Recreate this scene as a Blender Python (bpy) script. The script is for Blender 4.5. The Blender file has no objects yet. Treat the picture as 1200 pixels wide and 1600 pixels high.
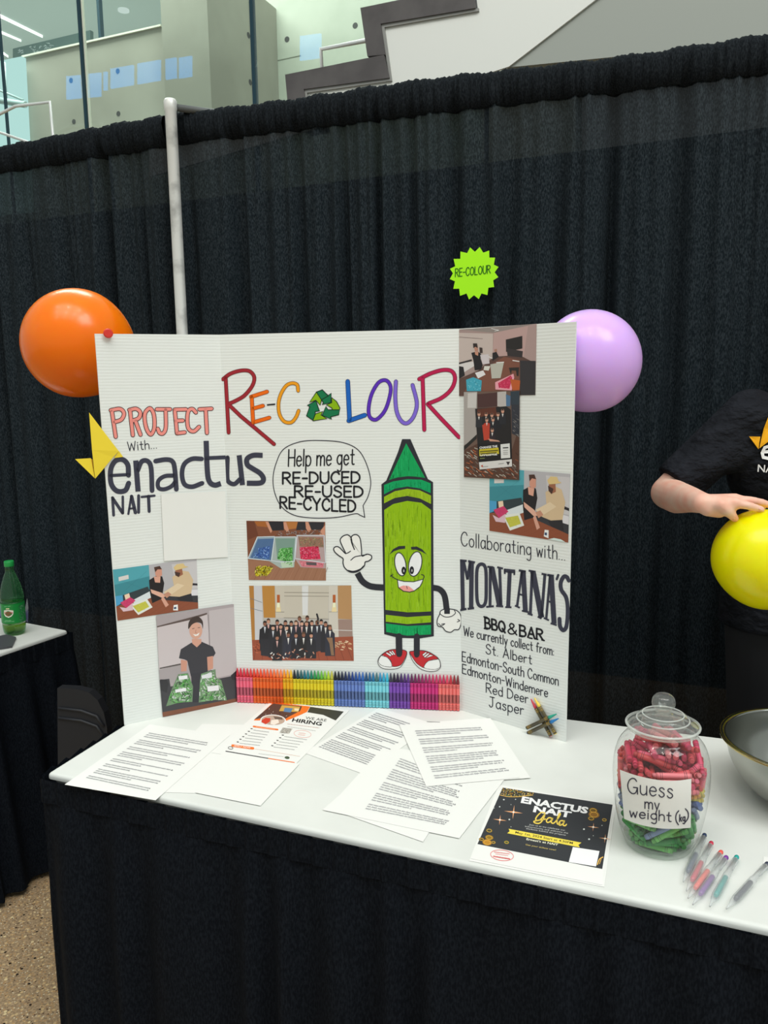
import bpy, bmesh, math, random
import numpy as np
from mathutils import Vector, Matrix, Quaternion
from mathutils.bvhtree import BVHTree
PI = math.pi
S = bpy.context.scene
COL = S.collection

# ---------------------------------------------------------------- camera
TABLE_Z = 0.74
CAM = Vector((0.72766, -1.90959, 1.52156))
FOC = 1262.81                                # focal length in pixels of the 1200 x 1600 frame
YAW, PITCH, ROLL = math.radians(9.905), math.radians(-8.606), math.radians(0.894)
def _rot():
    cy, sy, cp, sp, cr, sr = math.cos(YAW), math.sin(YAW), math.cos(PITCH), math.sin(PITCH), math.cos(ROLL), math.sin(ROLL)
    Rz = Matrix(((cy, -sy, 0), (sy, cy, 0), (0, 0, 1)))
    Rx = Matrix(((1, 0, 0), (0, cp, -sp), (0, sp, cp)))
    Ry = Matrix(((cr, 0, sr), (0, 1, 0), (-sr, 0, cr)))
    return Rz @ Rx @ Ry
RC = _rot()
cam_data = bpy.data.cameras.new('camera')
cam = bpy.data.objects.new('camera', cam_data)
COL.objects.link(cam)
rx_, ry_, rz_ = RC.col[0], RC.col[1], RC.col[2]
M = Matrix((rx_, rz_, -ry_)).transposed().to_4x4()
M.translation = CAM
cam.matrix_world = M
cam_data.sensor_fit = 'VERTICAL'
cam_data.sensor_height = 36.0
cam_data.lens = FOC / 1600.0 * 36.0
cam_data.clip_start = 0.05
cam_data.clip_end = 200
S.camera = cam

# ---------------------------------------------------------------- light, exposure
S.view_settings.view_transform = 'Standard'
S.view_settings.look = 'None'
S.view_settings.exposure = -0.08
S.view_settings.gamma = 1.0
S.view_settings.use_curve_mapping = False
w = bpy.data.worlds.new('daylit_hall')
S.world = w
w.use_nodes = True
w.node_tree.nodes['Background'].inputs[0].default_value = (0.92, 1.0, 0.97, 1)
w.node_tree.nodes['Background'].inputs[1].default_value = 0.50

def area(name, loc, target, sx, sy, power, col=(1, 1, 1)):
    l = bpy.data.lights.new(name, 'AREA')
    l.shape = 'RECTANGLE'
    l.size, l.size_y, l.energy, l.color = sx, sy, power, col
    o = bpy.data.objects.new(name, l)
    COL.objects.link(o)
    o.location = loc
    d = Vector(target) - Vector(loc)
    o.rotation_euler = d.to_track_quat('-Z', 'Y').to_euler()
    return o
area('skylight', (0.2, -3.2, 9.0), (0.4, 0.0, 0.8), 6.0, 4.0, 230, (1.0, 0.985, 0.95))
area('skylight', (4.6, -3.4, 7.6), (0.2, 0.0, 1.1), 3.0, 3.0, 260, (0.95, 1.0, 0.99))
area('hall_light', (-3.2, 4.9, 7.5), (-2.6, 7.0, 3.5), 5.0, 2.0, 600, (0.97, 1.0, 0.96))
area('ceiling_fill', (-5.5, 9.0, 4.7), (-5.5, 10.0, 7.0), 5.0, 3.0, 52, (0.95, 1.0, 0.98))  # added lamp hidden behind the parapet to brighten the upper ceiling
for i in range(4):                           # rows of small ceiling lamps, mirrored in the balloons
    for j in range(3):
        area('ceiling_lamp', (-1.8 + i * 1.3, -3.4 + j * 1.1, 5.6), (-1.8 + i * 1.3, -3.4 + j * 1.1, 0), 0.22, 0.22, 7, (1.0, 0.97, 0.9))

# ---------------------------------------------------------------- projection helpers
def ray(px):
    return RC @ Vector(((px[0] - 600) / FOC, 1.0, -(px[1] - 800) / FOC))
def at_z(px, z):
    d = ray(px)
    return CAM + d * ((z - CAM.z) / d.z)
def at_y(px, y):
    d = ray(px)
    return CAM + d * ((y - CAM.y) / d.y)
def depth(p):
    return (Vector(p) - CAM).dot(RC.col[1])
class Plane:
    def __init__(s, p, n):
        s.p, s.n = Vector(p), Vector(n).normalized()
        if s.n.dot(CAM - s.p) < 0:
            s.n = -s.n
    def at(s, px, off=0.0):
        d = ray(px)
        t = (s.p - CAM).dot(s.n) / d.dot(s.n)
        return CAM + d * t + s.n * off
class Skin:                                   # prints that follow a curved surface
    def __init__(s, verts, faces):
        s.t = BVHTree.FromPolygons([tuple(v) for v in verts], faces)
    def at(s, px, off=0.0):
        d = ray(px).normalized()
        h = s.t.ray_cast(CAM, d)
        if h[0] is None:
            return None
        n = h[1] if h[1].dot(d) < 0 else -h[1]
        return h[0] + n * off

# ---------------------------------------------------------------- colours and materials
def lin(c):
    c = c / 255.0
    return c / 12.92 if c <= 0.04045 else ((c + 0.055) / 1.055) ** 2.4
def C(h, k=1.1):
    if not isinstance(h, str):
        return tuple(h)
    h = h.lstrip('#')
    return tuple(min(0.9, lin(int(h[i:i + 2], 16)) * k) for i in (0, 2, 4))
def mat(name, col=(0.8, 0.8, 0.8), rough=0.6, metal=0.0, spec=0.5, **kw):
    m = bpy.data.materials.new(name)
    m.use_nodes = True
    b = m.node_tree.nodes['Principled BSDF']
    b.inputs['Base Color'].default_value = (*C(col), 1)
    b.inputs['Roughness'].default_value = rough
    b.inputs['Metallic'].default_value = metal
    b.inputs['Specular IOR Level'].default_value = spec
    for k, v in kw.items():
        b.inputs[k.replace('_', ' ')].default_value = v
    return m
def nodes(m):
    return m.node_tree.nodes, m.node_tree.links, m.node_tree.nodes['Principled BSDF']
def add_noise(m, scale, c0, c1, lo=0.35, hi=0.65, detail=4, coord='Object', stretch=(1, 1, 1), bump=0.0, dist=0.002):
    n, l, b = nodes(m)
    tc = n.new('ShaderNodeTexCoord'); mp = n.new('ShaderNodeMapping'); t = n.new('ShaderNodeTexNoise'); r = n.new('ShaderNodeValToRGB')
    mp.inputs['Scale'].default_value = stretch
    t.inputs['Scale'].default_value = scale
    t.inputs['Detail'].default_value = detail
    r.color_ramp.elements[0].position, r.color_ramp.elements[1].position = lo, hi
    r.color_ramp.elements[0].color, r.color_ramp.elements[1].color = (*C(c0), 1), (*C(c1), 1)
    l.new(tc.outputs[coord], mp.inputs[0]); l.new(mp.outputs[0], t.inputs['Vector']); l.new(t.outputs['Fac'], r.inputs[0])
    l.new(r.outputs[0], b.inputs['Base Color'])
    if bump:
        bp = n.new('ShaderNodeBump')
        bp.inputs['Strength'].default_value = bump
        bp.inputs['Distance'].default_value = dist
        l.new(t.outputs['Fac'], bp.inputs['Height']); l.new(bp.outputs[0], b.inputs['Normal'])
    return m
def clear(name, tint, gloss=0.08, rough=0.02, fres=1.45, diffuse_share=0.0, diffuse_col=(.9, .92, .9)):
    """thin clear pane: tinted see-through body with a real mirror share that grows at grazing angles"""
    m = bpy.data.materials.new(name)
    m.use_nodes = True
    n, l = m.node_tree.nodes, m.node_tree.links
    n.clear()
    out = n.new('ShaderNodeOutputMaterial'); mx = n.new('ShaderNodeMixShader'); tr = n.new('ShaderNodeBsdfTransparent'); gl = n.new('ShaderNodeBsdfGlossy')
    lw = n.new('ShaderNodeLayerWeight'); pw = n.new('ShaderNodeMath'); ad = n.new('ShaderNodeMath')
    lw.inputs['Blend'].default_value = 0.5
    pw.operation = 'POWER'; pw.inputs[1].default_value = 4.0
    f0 = ((fres - 1) / (fres + 1)) ** 2
    ad.operation = 'MULTIPLY_ADD'; ad.use_clamp = True
    ad.inputs[1].default_value = 0.85 * (1 - f0); ad.inputs[2].default_value = f0 + gloss
    tr.inputs[0].default_value = (*tint, 1)
    gl.inputs['Roughness'].default_value = rough
    l.new(lw.outputs['Facing'], pw.inputs[0]); l.new(pw.outputs[0], ad.inputs[0]); l.new(ad.outputs[0], mx.inputs[0]); l.new(tr.outputs[0], mx.inputs[1]); l.new(gl.outputs[0], mx.inputs[2])
    last = mx.outputs[0]
    if diffuse_share:  # diffuse share; on jar and lid it stands in for white reflections
        h = n.new('ShaderNodeMixShader'); df = n.new('ShaderNodeBsdfDiffuse')
        df.inputs[0].default_value = (*diffuse_col, 1); h.inputs[0].default_value = diffuse_share
        l.new(last, h.inputs[1]); l.new(df.outputs[0], h.inputs[2]); last = h.outputs[0]
    l.new(last, out.inputs[0])
    return m
def emit(name, col, strength):
    m = bpy.data.materials.new(name)
    m.use_nodes = True
    n, l = m.node_tree.nodes, m.node_tree.links
    n.clear()
    out = n.new('ShaderNodeOutputMaterial'); e = n.new('ShaderNodeEmission')
    e.inputs[0].default_value = (*col, 1); e.inputs[1].default_value = strength
    l.new(e.outputs[0], out.inputs[0])
    return m
def ink_material(name, rough, spec):
    m = mat(name, 'ffffff', rough, spec=spec)
    n, l, b = nodes(m)
    a = n.new('ShaderNodeVertexColor')
    a.layer_name = 'ink'
    l.new(a.outputs[0], b.inputs['Base Color'])
    return m
INK = ink_material('ink', 0.7, 0.2)            # marker, print: the printed colour is stored per face
GLOSSY_PRINT = ink_material('photo_print', 0.32, 0.5)
WAX = ink_material('crayon_wax', 0.45, 0.4)

WHITE_BOARD = mat('white_corrugated_board', 'dfe2df', 0.75, spec=0.2)
def _board():
    n, l, b = nodes(WHITE_BOARD)
    tc = n.new('ShaderNodeTexCoord'); wv = n.new('ShaderNodeTexWave'); bp = n.new('ShaderNodeBump')
    wv.bands_direction = 'Z'; wv.wave_type = 'BANDS'
    wv.inputs['Scale'].default_value = 46.0; wv.inputs['Distortion'].default_value = 0.5; wv.inputs['Detail'].default_value = 1.0
    bp.inputs['Strength'].default_value = 0.11; bp.inputs['Distance'].default_value = 0.002
    l.new(tc.outputs['Object'], wv.inputs['Vector']); l.new(wv.outputs['Fac'], bp.inputs['Height']); l.new(bp.outputs[0], b.inputs['Normal'])
_board()
PAPER = mat('white_paper', 'e4e4e0', 0.8, spec=0.2)
TABLE_WHITE = add_noise(mat('white_table_cover', 'd9dbd6', 0.55, spec=0.3), 5, 'd5d7d2', 'dddfda', bump=0.08, dist=0.004)

# ---------------------------------------------------------------- objects
WLOC = {}
class MB:
    def __init__(s):
        s.v, s.f, s.c, s.sm = [], [], [], []
    def add(s, vs, fs, col=(0.8, 0.8, 0.8), smooth=False):
        b = len(s.v)
        s.v += [Vector(p) for p in vs]
        for q in fs:
            s.f.append([b + i for i in q]); s.c.append(col); s.sm.append(smooth)
    def poly(s, pts, col=(0.8, 0.8, 0.8)):
        s.add(pts, [list(range(len(pts)))], col)
    def box(s, c, dx, dy, dz, col=(0.8, 0.8, 0.8), rot=None):
        vs = [Vector((x * dx / 2, y * dy / 2, z * dz / 2)) for z in (-1, 1) for x, y in ((-1, -1), (1, -1), (1, 1), (-1, 1))]
        if rot: vs = [rot @ v for v in vs]
        s.add([v + Vector(c) for v in vs], [(3, 2, 1, 0), (4, 5, 6, 7), (0, 1, 5, 4), (1, 2, 6, 5), (2, 3, 7, 6), (3, 0, 4, 7)], col)
    def slab(s, pts, off, col=(0.8, 0.8, 0.8)):
        """closed plate: polygon pts extruded by vector off"""
        n = len(pts); off = Vector(off)
        vs = [Vector(p) for p in pts] + [Vector(p) + off for p in pts]
        s.add(vs, [list(range(n))[::-1], list(range(n, 2 * n))] + [(i, (i + 1) % n, n + (i + 1) % n, n + i) for i in range(n)], col)
    def rings(s, rings, col=(0.8, 0.8, 0.8), cap0=True, cap1=True, smooth=True, cols=None):
        b = len(s.v); n = len(rings[0])
        for r in rings: s.v += [Vector(p) for p in r]
        for k in range(len(rings) - 1):
            cc = cols[k] if cols else col
            for i in range(n):
                j = (i + 1) % n
                s.f.append([b + k * n + i, b + k * n + j, b + (k + 1) * n + j, b + (k + 1) * n + i]); s.c.append(cc); s.sm.append(smooth)
        if cap0: s.f.append([b + i for i in range(n)][::-1]); s.c.append(cols[0] if cols else col); s.sm.append(False)
        if cap1: s.f.append([b + (len(rings) - 1) * n + i for i in range(n)]); s.c.append(cols[-1] if cols else col); s.sm.append(False)
    def lathe(s, prof, c=(0, 0, 0), n=32, col=(0.8, 0.8, 0.8), cap0=True, cap1=True, cols=None, mtx=None):
        R = []
        for r, z in prof:
            q = [Vector((max(r, 1e-5) * math.cos(2 * PI * i / n), max(r, 1e-5) * math.sin(2 * PI * i / n), z)) for i in range(n)]
            if mtx: q = [mtx @ p for p in q]
            R.append([p + Vector(c) for p in q])
        s.rings(R, col, cap0, cap1, True, cols)
    def tube(s, pts, r, n=10, col=(0.8, 0.8, 0.8), cap=True):
        pts = [Vector(p) for p in pts]
        R = []
        u = None
        for i, p in enumerate(pts):
            d = (pts[min(i + 1, len(pts) - 1)] - pts[max(i - 1, 0)]).normalized()
            if u is None:
                u = d.orthogonal().normalized()
            u = (u - d * u.dot(d)).normalized()
            v = d.cross(u)
            rr = r[i] if isinstance(r, (list, tuple)) else r
            R.append([p + (u * math.cos(2 * PI * k / n) + v * math.sin(2 * PI * k / n)) * rr for k in range(n)])
        s.rings(R, col, cap, cap)
    def mesh(s, name, m, org=None):
        me = bpy.data.meshes.new(name)
        if org is None: org = Vector((0, 0, 0))
        me.from_pydata([tuple(p - org) for p in s.v], [], s.f)
        me.polygons.foreach_set('use_smooth', s.sm)
        ca = me.color_attributes.new('ink', 'FLOAT_COLOR', 'CORNER')
        cc = []
        for q, c in zip(s.f, s.c): cc += [c[0], c[1], c[2], 1.0] * len(q)
        ca.data.foreach_set('color', cc)
        me.materials.append(m)
        me.update()
        return me
    def build(s, name, m, parent=None, org=None):
        if org is None:
            lo = [min(p[i] for p in s.v) for i in range(3)]; hi = [max(p[i] for p in s.v) for i in range(3)]
            org = Vector(((lo[0] + hi[0]) / 2, (lo[1] + hi[1]) / 2, lo[2]))
        org = Vector(org)
        o = bpy.data.objects.new(name, s.mesh(name, m, org))
        COL.objects.link(o)
        put(o, org, parent)
        return o
def put(o, org, parent=None):
    WLOC[o] = Vector(org)
    if parent:
        o.parent = parent
        o.location = Vector(org) - WLOC[parent]
    else:
        o.location = org
def tag(o, label=None, cat=None, group=None, kind=None):
    if label: o['label'] = label
    if cat: o['category'] = cat
    if group: o['group'] = group
    if kind: o['kind'] = kind
    return o
def thing(name, loc, label, cat, group=None):
    o = bpy.data.objects.new(name, None)
    o.empty_display_size = 0.05
    COL.objects.link(o)
    put(o, loc)
    return tag(o, label, cat, group)
def structure(o):
    o['kind'] = 'structure'
    return o
def dup(o, parent=None):
    c = o.copy()
    COL.objects.link(c)
    if parent: c.parent = parent
    for ch in o.children: dup(ch, c)
    return c
def bake(o, mods):
    """apply modifiers and return the mesh"""
    for t, kw in mods:
        m = o.modifiers.new(t, t)
        for k, v in kw.items(): setattr(m, k, v)
    dg = bpy.context.evaluated_depsgraph_get()
    dg.update()
    me = bpy.data.meshes.new_from_object(o.evaluated_get(dg))
    o.modifiers.clear()
    o.data = me
    return me

# ---------------------------------------------------------------- drawing on surfaces
def catmull(P, closed=False, n=6):
    P = [Vector(p) for p in P]
    if len(P) < 3: return P
    out = []
    m = len(P)
    for i in range(m if closed else m - 1):
        p0 = P[(i - 1) % m] if (closed or i > 0) else P[0] * 2 - P[1]
        p1, p2 = P[i], P[(i + 1) % m]
        p3 = P[(i + 2) % m] if (closed or i + 2 < m) else P[-1] * 2 - P[-2]
        for k in range(n):
            t = k / n
            out.append(0.5 * (2 * p1 + (p2 - p0) * t + (2 * p0 - 5 * p1 + 4 * p2 - p3) * t * t + (3 * p1 - p0 - 3 * p2 + p3) * t ** 3))
    if not closed: out.append(P[-1])
    return out
def ell(cx, cy, rx, ry, rot=0, n=28):
    c, s = math.cos(rot), math.sin(rot)
    return [(cx + rx * math.cos(2 * PI * i / n) * c - ry * math.sin(2 * PI * i / n) * s, cy + rx * math.cos(2 * PI * i / n) * s + ry * math.sin(2 * PI * i / n) * c) for i in range(n)]
class Ink:
    """pen strokes and printed shapes on a real surface; crop = (x0, y0, scale) of the tracing"""
    def __init__(s, surf, crop=(0, 0, 1), base=0.0003, step=0.00012):
        s.s, s.cr, s.base, s.step, s.mb, s.lift = surf, crop, base, step, MB(), 0.0
    def px(s, p):
        return (s.cr[0] + p[0] / s.cr[2], s.cr[1] + p[1] / s.cr[2])
    def P(s, p, layer):
        return s.s.at(s.px(p), s.base + s.step * layer + s.lift)
    def fill(s, pts, col, layer=1, smooth=False):
        s.lift += 3e-6
        if smooth: pts = catmull([(p[0], p[1], 0) for p in pts], True, 5)
        q = [s.P(p, layer) for p in pts]
        if any(x is None for x in q): return
        s.mb.poly(q, C(col))
    def stroke(s, pts, w, col, layer=1, smooth=False, closed=False, cap=True, split=True):
        if smooth: pts = catmull([(p[0], p[1], 0) for p in pts], closed)
        P = [Vector((p[0], p[1])) for p in pts]
        P = [p for i, p in enumerate(P) if i == 0 or (p - P[i - 1]).length > 1e-4]
        if len(P) < 2: return
        if split and not smooth and not closed:
            for i in range(1, len(P) - 1):
                if (P[i] - P[i - 1]).normalized().dot((P[i + 1] - P[i]).normalized()) < .35:
                    s.stroke(P[:i + 1], w, col, layer); s.stroke(P[i:], w, col, layer)
                    return
        n = len(P); L, R = [], []
        for i in range(n):
            a = P[i] - P[i - 1] if (i > 0 or closed) else P[1] - P[0]
            b = P[(i + 1) % n] - P[i] if (i < n - 1 or closed) else P[-1] - P[-2]
            a, b = a.normalized(), b.normalized()
            na, nb = Vector((-a.y, a.x)), Vector((-b.y, b.x))
            m = na + nb
            m = m.normalized() if m.length > 0.2 else na
            k = min(1.6, 1 / max(0.4, m.dot(na)))
            L.append(P[i] + m * (w / 2 * k)); R.append(P[i] - m * (w / 2 * k))
        col = C(col)
        QL = [s.P(p, layer) for p in L]; QR = [s.P(p, layer) for p in R]
        if any(x is None for x in QL + QR): return
        for i in range(n if closed else n - 1):
            j = (i + 1) % n
            s.mb.add([QL[i], QL[j], QR[j], QR[i]], [(0, 1, 2, 3)], col)
        if cap and not closed:
            for e, d in ((0, P[0] - P[1]), (n - 1, P[-1] - P[-2])):
                a0 = math.atan2(d.y, d.x)
                pts = [P[e] + Vector((math.cos(a0 + t), math.sin(a0 + t))) * w / 2 for t in (-PI / 2, -PI / 4, 0, PI / 4, PI / 2)]
                q = [s.P(p, layer) for p in pts]
                if all(x is not None for x in q): s.mb.poly(q, col)
    def outlined(s, strokes, w, col, edge, ew, layer=1):
        for pts, sm, cl in strokes: s.stroke(pts, w + 2 * ew, edge, layer, sm, cl)
        for pts, sm, cl in strokes: s.stroke(pts, w, col, layer + 1, sm, cl)
    def write(s, text, p0, p1, h, w, col, layer=1, up=None):
        """handwriting from baseline point p0 to p1, capital height h, pen width w"""
        p0, p1 = Vector(p0), Vector(p1)
        tot, pos = 0.0, []
        for ch in text:
            pos.append(tot)
            tot += (GL[ch][0] if ch in GL else 4.0) + (2.0 if ch != ' ' else 0)
        tot -= 2.0
        d = (p1 - p0) / tot
        u = Vector(up) * (h / 10) if up else Vector((d.y, -d.x)).normalized() * (h / 10)
        for ch, x0 in zip(text, pos):
            if ch == ' ': continue
            for st in GL[ch][1]:
                pts = [tuple(p0 + d * (x0 + x) + u * y) for x, y in st[1]]
                s.stroke(pts, w, col, layer, st[0])
    def typed(s, text, p0, p1, h, col, layer=1, bold=0.0, up=None, slant=0.0):
        me, cap = glyph_mesh(text, bold)
        xs = [v.co.x for v in me.vertices]
        x0, x1 = min(xs), max(xs)
        p0, p1 = Vector(p0), Vector(p1)
        d = (p1 - p0)
        u = Vector(up) * h if up else Vector((d.y, -d.x)).normalized() * h
        Q = []
        for v in me.vertices:
            y = v.co.y / cap
            Q.append(s.P(p0 + d * ((v.co.x - x0) / (x1 - x0)) + u * y + d.normalized() * (slant * y * h), layer))
        for f in me.polygons:
            q = [Q[i] for i in f.vertices]
            if all(x is not None for x in q): s.mb.poly(q, C(col))
    def lines(s, a, b, c, d, rows, col, w, rng, gaps=(), short=(), layer=1, wl=(3, 9)):
        """rows of unreadably small print inside the quad a b c d (top left, top right, bottom right, bottom left)"""
        a, b, c, d = map(Vector, (a, b, c, d))
        for r in range(rows):
            if r in gaps: continue
            t = (r + 0.5) / rows
            l, q = a.lerp(d, t), b.lerp(c, t)
            e = (q - l)
            up = (a - d) / rows * 0.28
            x, end = 0.0, (rng.uniform(0.35, 0.75) if r in short else rng.uniform(0.94, 1.0))
            per = 1 / 95.0
            while x < end:
                k = rng.randint(*wl)
                pts = [tuple(l + e * min(end, x + per * j) + up * ((1 if j % 2 else -1) * rng.uniform(.5, 1))) for j in range(k + 1)]
                s.stroke(pts, w, col, layer, cap=False, split=False)
                x += per * (k + 1.2)
    def build(s, name, parent=None, m=None):
        return s.mb.build(name, m or INK, parent)
_gm = {}
def glyph_mesh(text, bold):
    if (text, bold) in _gm: return _gm[(text, bold)]
    def conv(t):
        cu = bpy.data.curves.new('lettering', 'FONT')
        cu.body = t; cu.size = 1.0; cu.offset = bold; cu.resolution_u = 2
        o = bpy.data.objects.new('lettering', cu)
        COL.objects.link(o)
        dg = bpy.context.evaluated_depsgraph_get(); dg.update()
        me = bpy.data.meshes.new_from_object(o.evaluated_get(dg))
        bpy.data.objects.remove(o)
        return me
    cap = max(v.co.y for v in conv('H').vertices)
    _gm[(text, bold)] = (conv(text), cap)
    return _gm[(text, bold)]

def _g(adv, *st):
    out = []
    for q in st:
        sm = q.startswith('~')
        out.append((sm, [tuple(float(z) for z in p.split(',')) for p in q.lstrip('~').split()]))
    return (adv, out)
GL = {
 'A': _g(6.5, '0,0 3.2,10 6.5,0', '1.2,3.5 5.4,3.5'), 'B': _g(5.8, '0,0 0,10', '~0,10 3.8,9.8 5,7.7 3.5,5.5 0,5.2', '~0,5.2 4.3,5 5.8,2.6 4.3,.2 0,0'),
 'C': _g(6.3, '~6.1,8 5,9.7 3,10 1,8.3 0,5 1,1.6 3,0 5,.4 6.3,2'), 'D': _g(6.3, '0,0 0,10', '~0,10 3.5,9.5 5.8,7.3 6.3,5 5.8,2.7 3.5,.5 0,0'),
 'E': _g(5.2, '5.2,10 0,10 0,0 5.2,0', '0,5.2 4.6,5.2'), 'G': _g(6.8, '~6.2,8.4 5,9.8 3,10 1,8.3 0,5 1,1.6 3.2,0 5.5,.8 6.8,4.2', '4,4.2 6.8,4.2', '6.8,4.2 6.8,0'),
 'H': _g(6, '0,0 0,10', '6,0 6,10', '0,5.2 6,5.2'), 'I': _g(0.6, '.3,0 .3,10'), 'J': _g(5.5, '1,10 5.5,10', '~3.6,10 3.7,3 3,.6 1.5,0 0,1.6'),
 'L': _g(5, '0,10 0,0 5,0'), 'M': _g(7.5, '0,0 .6,10 3.7,3.5 6.9,10 7.5,0'), 'N': _g(6.2, '0,0 0,10 6.2,0 6.2,10'),
 'O': _g(7, '~3.5,10 1.2,8.6 0,5 1.2,1.4 3.5,0 5.8,1.4 7,5 5.8,8.6 3.5,10'), 'P': _g(5.6, '0,0 0,10', '~0,10 4,9.7 5.6,7.4 4,5 0,4.6'),
 'Q': _g(7, '~3.5,10 1.2,8.6 0,5 1.2,1.4 3.5,0 5.8,1.4 7,5 5.8,8.6 3.5,10', '4,3 7,-.6'), 'R': _g(6, '0,0 0,10', '~0,10 4,9.7 5.5,7.6 4,5.5 0,5', '2.2,5.2 6,0'),
 'S': _g(5.5, '~5.2,8.4 4,9.8 2,9.9 .5,8.4 .8,6.4 3,5.2 5,3.8 5.2,1.6 3.5,0 1.5,.1 0,1.6'), 'T': _g(6, '0,10 6,10', '3,10 3,0'),
 'U': _g(6.2, '~0,10 0,4 .8,1.2 3,0 5.3,1.2 6.2,4 6.2,10'), 'W': _g(8.6, '0,10 2,0 4.3,8 6.6,0 8.6,10'), 'Y': _g(6, '0,10 3,5 6,10', '3,5 3,0'),
 '&': _g(7, '~7,0 4,4 1.5,7.2 2,9.5 3.5,10 4.8,8.6 4,6.4 1,4 .2,2 1.5,.1 4,.3 6,2.5 6.6,4.2'),
 'a': _g(4.6, '~4.5,4.6 3.2,6 1.4,5.8 .1,3.8 .2,1.6 1.5,.1 3.2,.6 4.4,2.6', '~4.5,6 4.4,2 4.9,0'), 'b': _g(4.7, '0,0 0,10', '~0,4.5 1.6,6 3.8,5.4 4.7,3 3.8,.6 1.6,0 0,1.3'),
 'c': _g(4.2, '~4.2,4.8 2.8,6 1,5.2 0,3 1,.7 2.8,0 4.2,1.1'), 'd': _g(4.7, '4.7,0 4.7,10', '~4.7,4.5 3,6 1,5.4 0,3 1,.6 3,0 4.7,1.3'),
 'e': _g(4.5, '~0,3.2 4.4,3.3 4,5.2 2.5,6 .8,5.2 0,3 .8,.7 2.5,0 4.4,1.1'), 'f': _g(3.8, '~3.8,9 2.8,10 1.7,9 1.5,7 1.5,0', '0,5.8 3.4,5.8'),
 'g': _g(4.6, '~4.5,4.8 3,6 1,5.4 0,3.2 1,1 3,.6 4.5,2.2', '~4.5,6 4.6,0 4.2,-2.8 2.6,-3.8 .6,-3'), 'h': _g(4.3, '0,0 0,10', '~0,4 1.4,5.8 3.2,5.9 4.2,4.4 4.3,0'),
 'i': _g(0.8, '.4,0 .4,6', '.3,8 .5,8.3'), 'k': _g(4, '0,0 0,10', '3.8,6 0,2.8', '1.4,3.8 4,0'), 'l': _g(0.6, '.3,0 .3,10'),
 'm': _g(7.4, '0,0 0,6', '~0,4 1.4,5.8 2.8,5.8 3.6,4.4 3.7,0', '~3.7,4 5,5.8 6.4,5.8 7.3,4.4 7.4,0'), 'n': _g(4.3, '0,0 0,6', '~0,4 1.4,5.8 3.2,5.9 4.2,4.4 4.3,0'),
 'o': _g(4.8, '~2.4,6 .7,5.1 0,3 .7,.9 2.4,0 4.1,.9 4.8,3 4.1,5.1 2.4,6'), 'p': _g(4.7, '0,6 0,-4', '~0,4.5 1.6,6 3.8,5.4 4.7,3 3.8,.6 1.6,0 0,1.3'),
 'r': _g(3.2, '0,0 0,6', '~0,3.8 1,5.4 2.2,6 3.2,5.6'), 's': _g(3.8, '~3.6,5.1 2.5,6 1,5.8 .4,4.6 1.6,3.5 3.2,2.6 3.6,1.2 2.4,0 .9,.1 0,1.1'),
 't': _g(3.6, '~1.6,9 1.6,2 2.2,.3 3.6,.3', '0,6 3.4,6'), 'u': _g(4.4, '~0,6 0,2 .9,.3 2.4,0 4,1.2 4.4,3', '4.4,6 4.4,0'),
 'w': _g(6, '0,6 1.4,0 3,5 4.6,0 6,6'), 'y': _g(4.4, '0,6 2.3,0', '4.4,6 1,-3.8'),
 '.': _g(0.8, '.3,.2 .5,.3'), ':': _g(0.8, '.3,.5 .5,.6', '.3,4.6 .5,4.7'), '-': _g(3.4, '0,4.6 3.4,4.6'), "'": _g(0.8, '.6,10 .2,7.6'),
 '(': _g(2.4, '~2.4,11 .6,8 0,4.5 .6,1 2.4,-2'), ')': _g(2.4, '~0,11 1.8,8 2.4,4.5 1.8,1 0,-2'),
}
def PW(t):
    """'x,y x,y' -> list of points"""
    return [tuple(float(z) for z in p.split(',')) for p in t.split()]
ORD = ['first', 'second', 'third', 'fourth', 'fifth', 'sixth', 'seventh', 'eighth', 'ninth', 'tenth', 'eleventh', 'twelfth', 'thirteenth']

# ================================================================ the hall behind the curtain
UB = Vector((0.974, -0.226, 0)).normalized()
NB = Vector((0.226, 0.974, 0)).normalized()
UP = Vector((0, 0, 1))
CONCRETE = add_noise(mat('cast_concrete', '9c9a8c', 0.8, spec=0.2), 0.9, '8b897c', 'a5a396', detail=8, bump=0.05)
CONCRETE_PALE = add_noise(mat('pale_cast_concrete', 'a2a598', 0.8, spec=0.2), 1.3, '93988a', 'adb0a3', detail=8, bump=0.05)
WALL_WHITE = mat('white_wall_paint', 'dfe0da', 0.7, spec=0.2)
WALL_GREY = mat('even_grey_wall', '9ea29b', 0.7, spec=0.2)  # one even grey, darker than the white stair side
BACKING_DARK = mat('dark_backing_tone', '26282b', 0.8, spec=0.1)  # tone stands in for the shade under the stairs
CAP_STEEL = add_noise(mat('dark_steel_cap', '565252', 0.45, spec=0.4), 6, '4c4848', '5c5857', detail=6)
MULLION = mat('dark_teal_metal', '24404a', 0.35, metal=0.4)
STEEL = mat('brushed_steel', 'dcdedb', 0.35, metal=0.3)
PALE_TRIM = mat('pale_trim', 'dcdccb', 0.6)
GLASS = clear('greenish_window_glass', (0.93, 0.99, 0.965), 0.02, 0.0)

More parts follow.
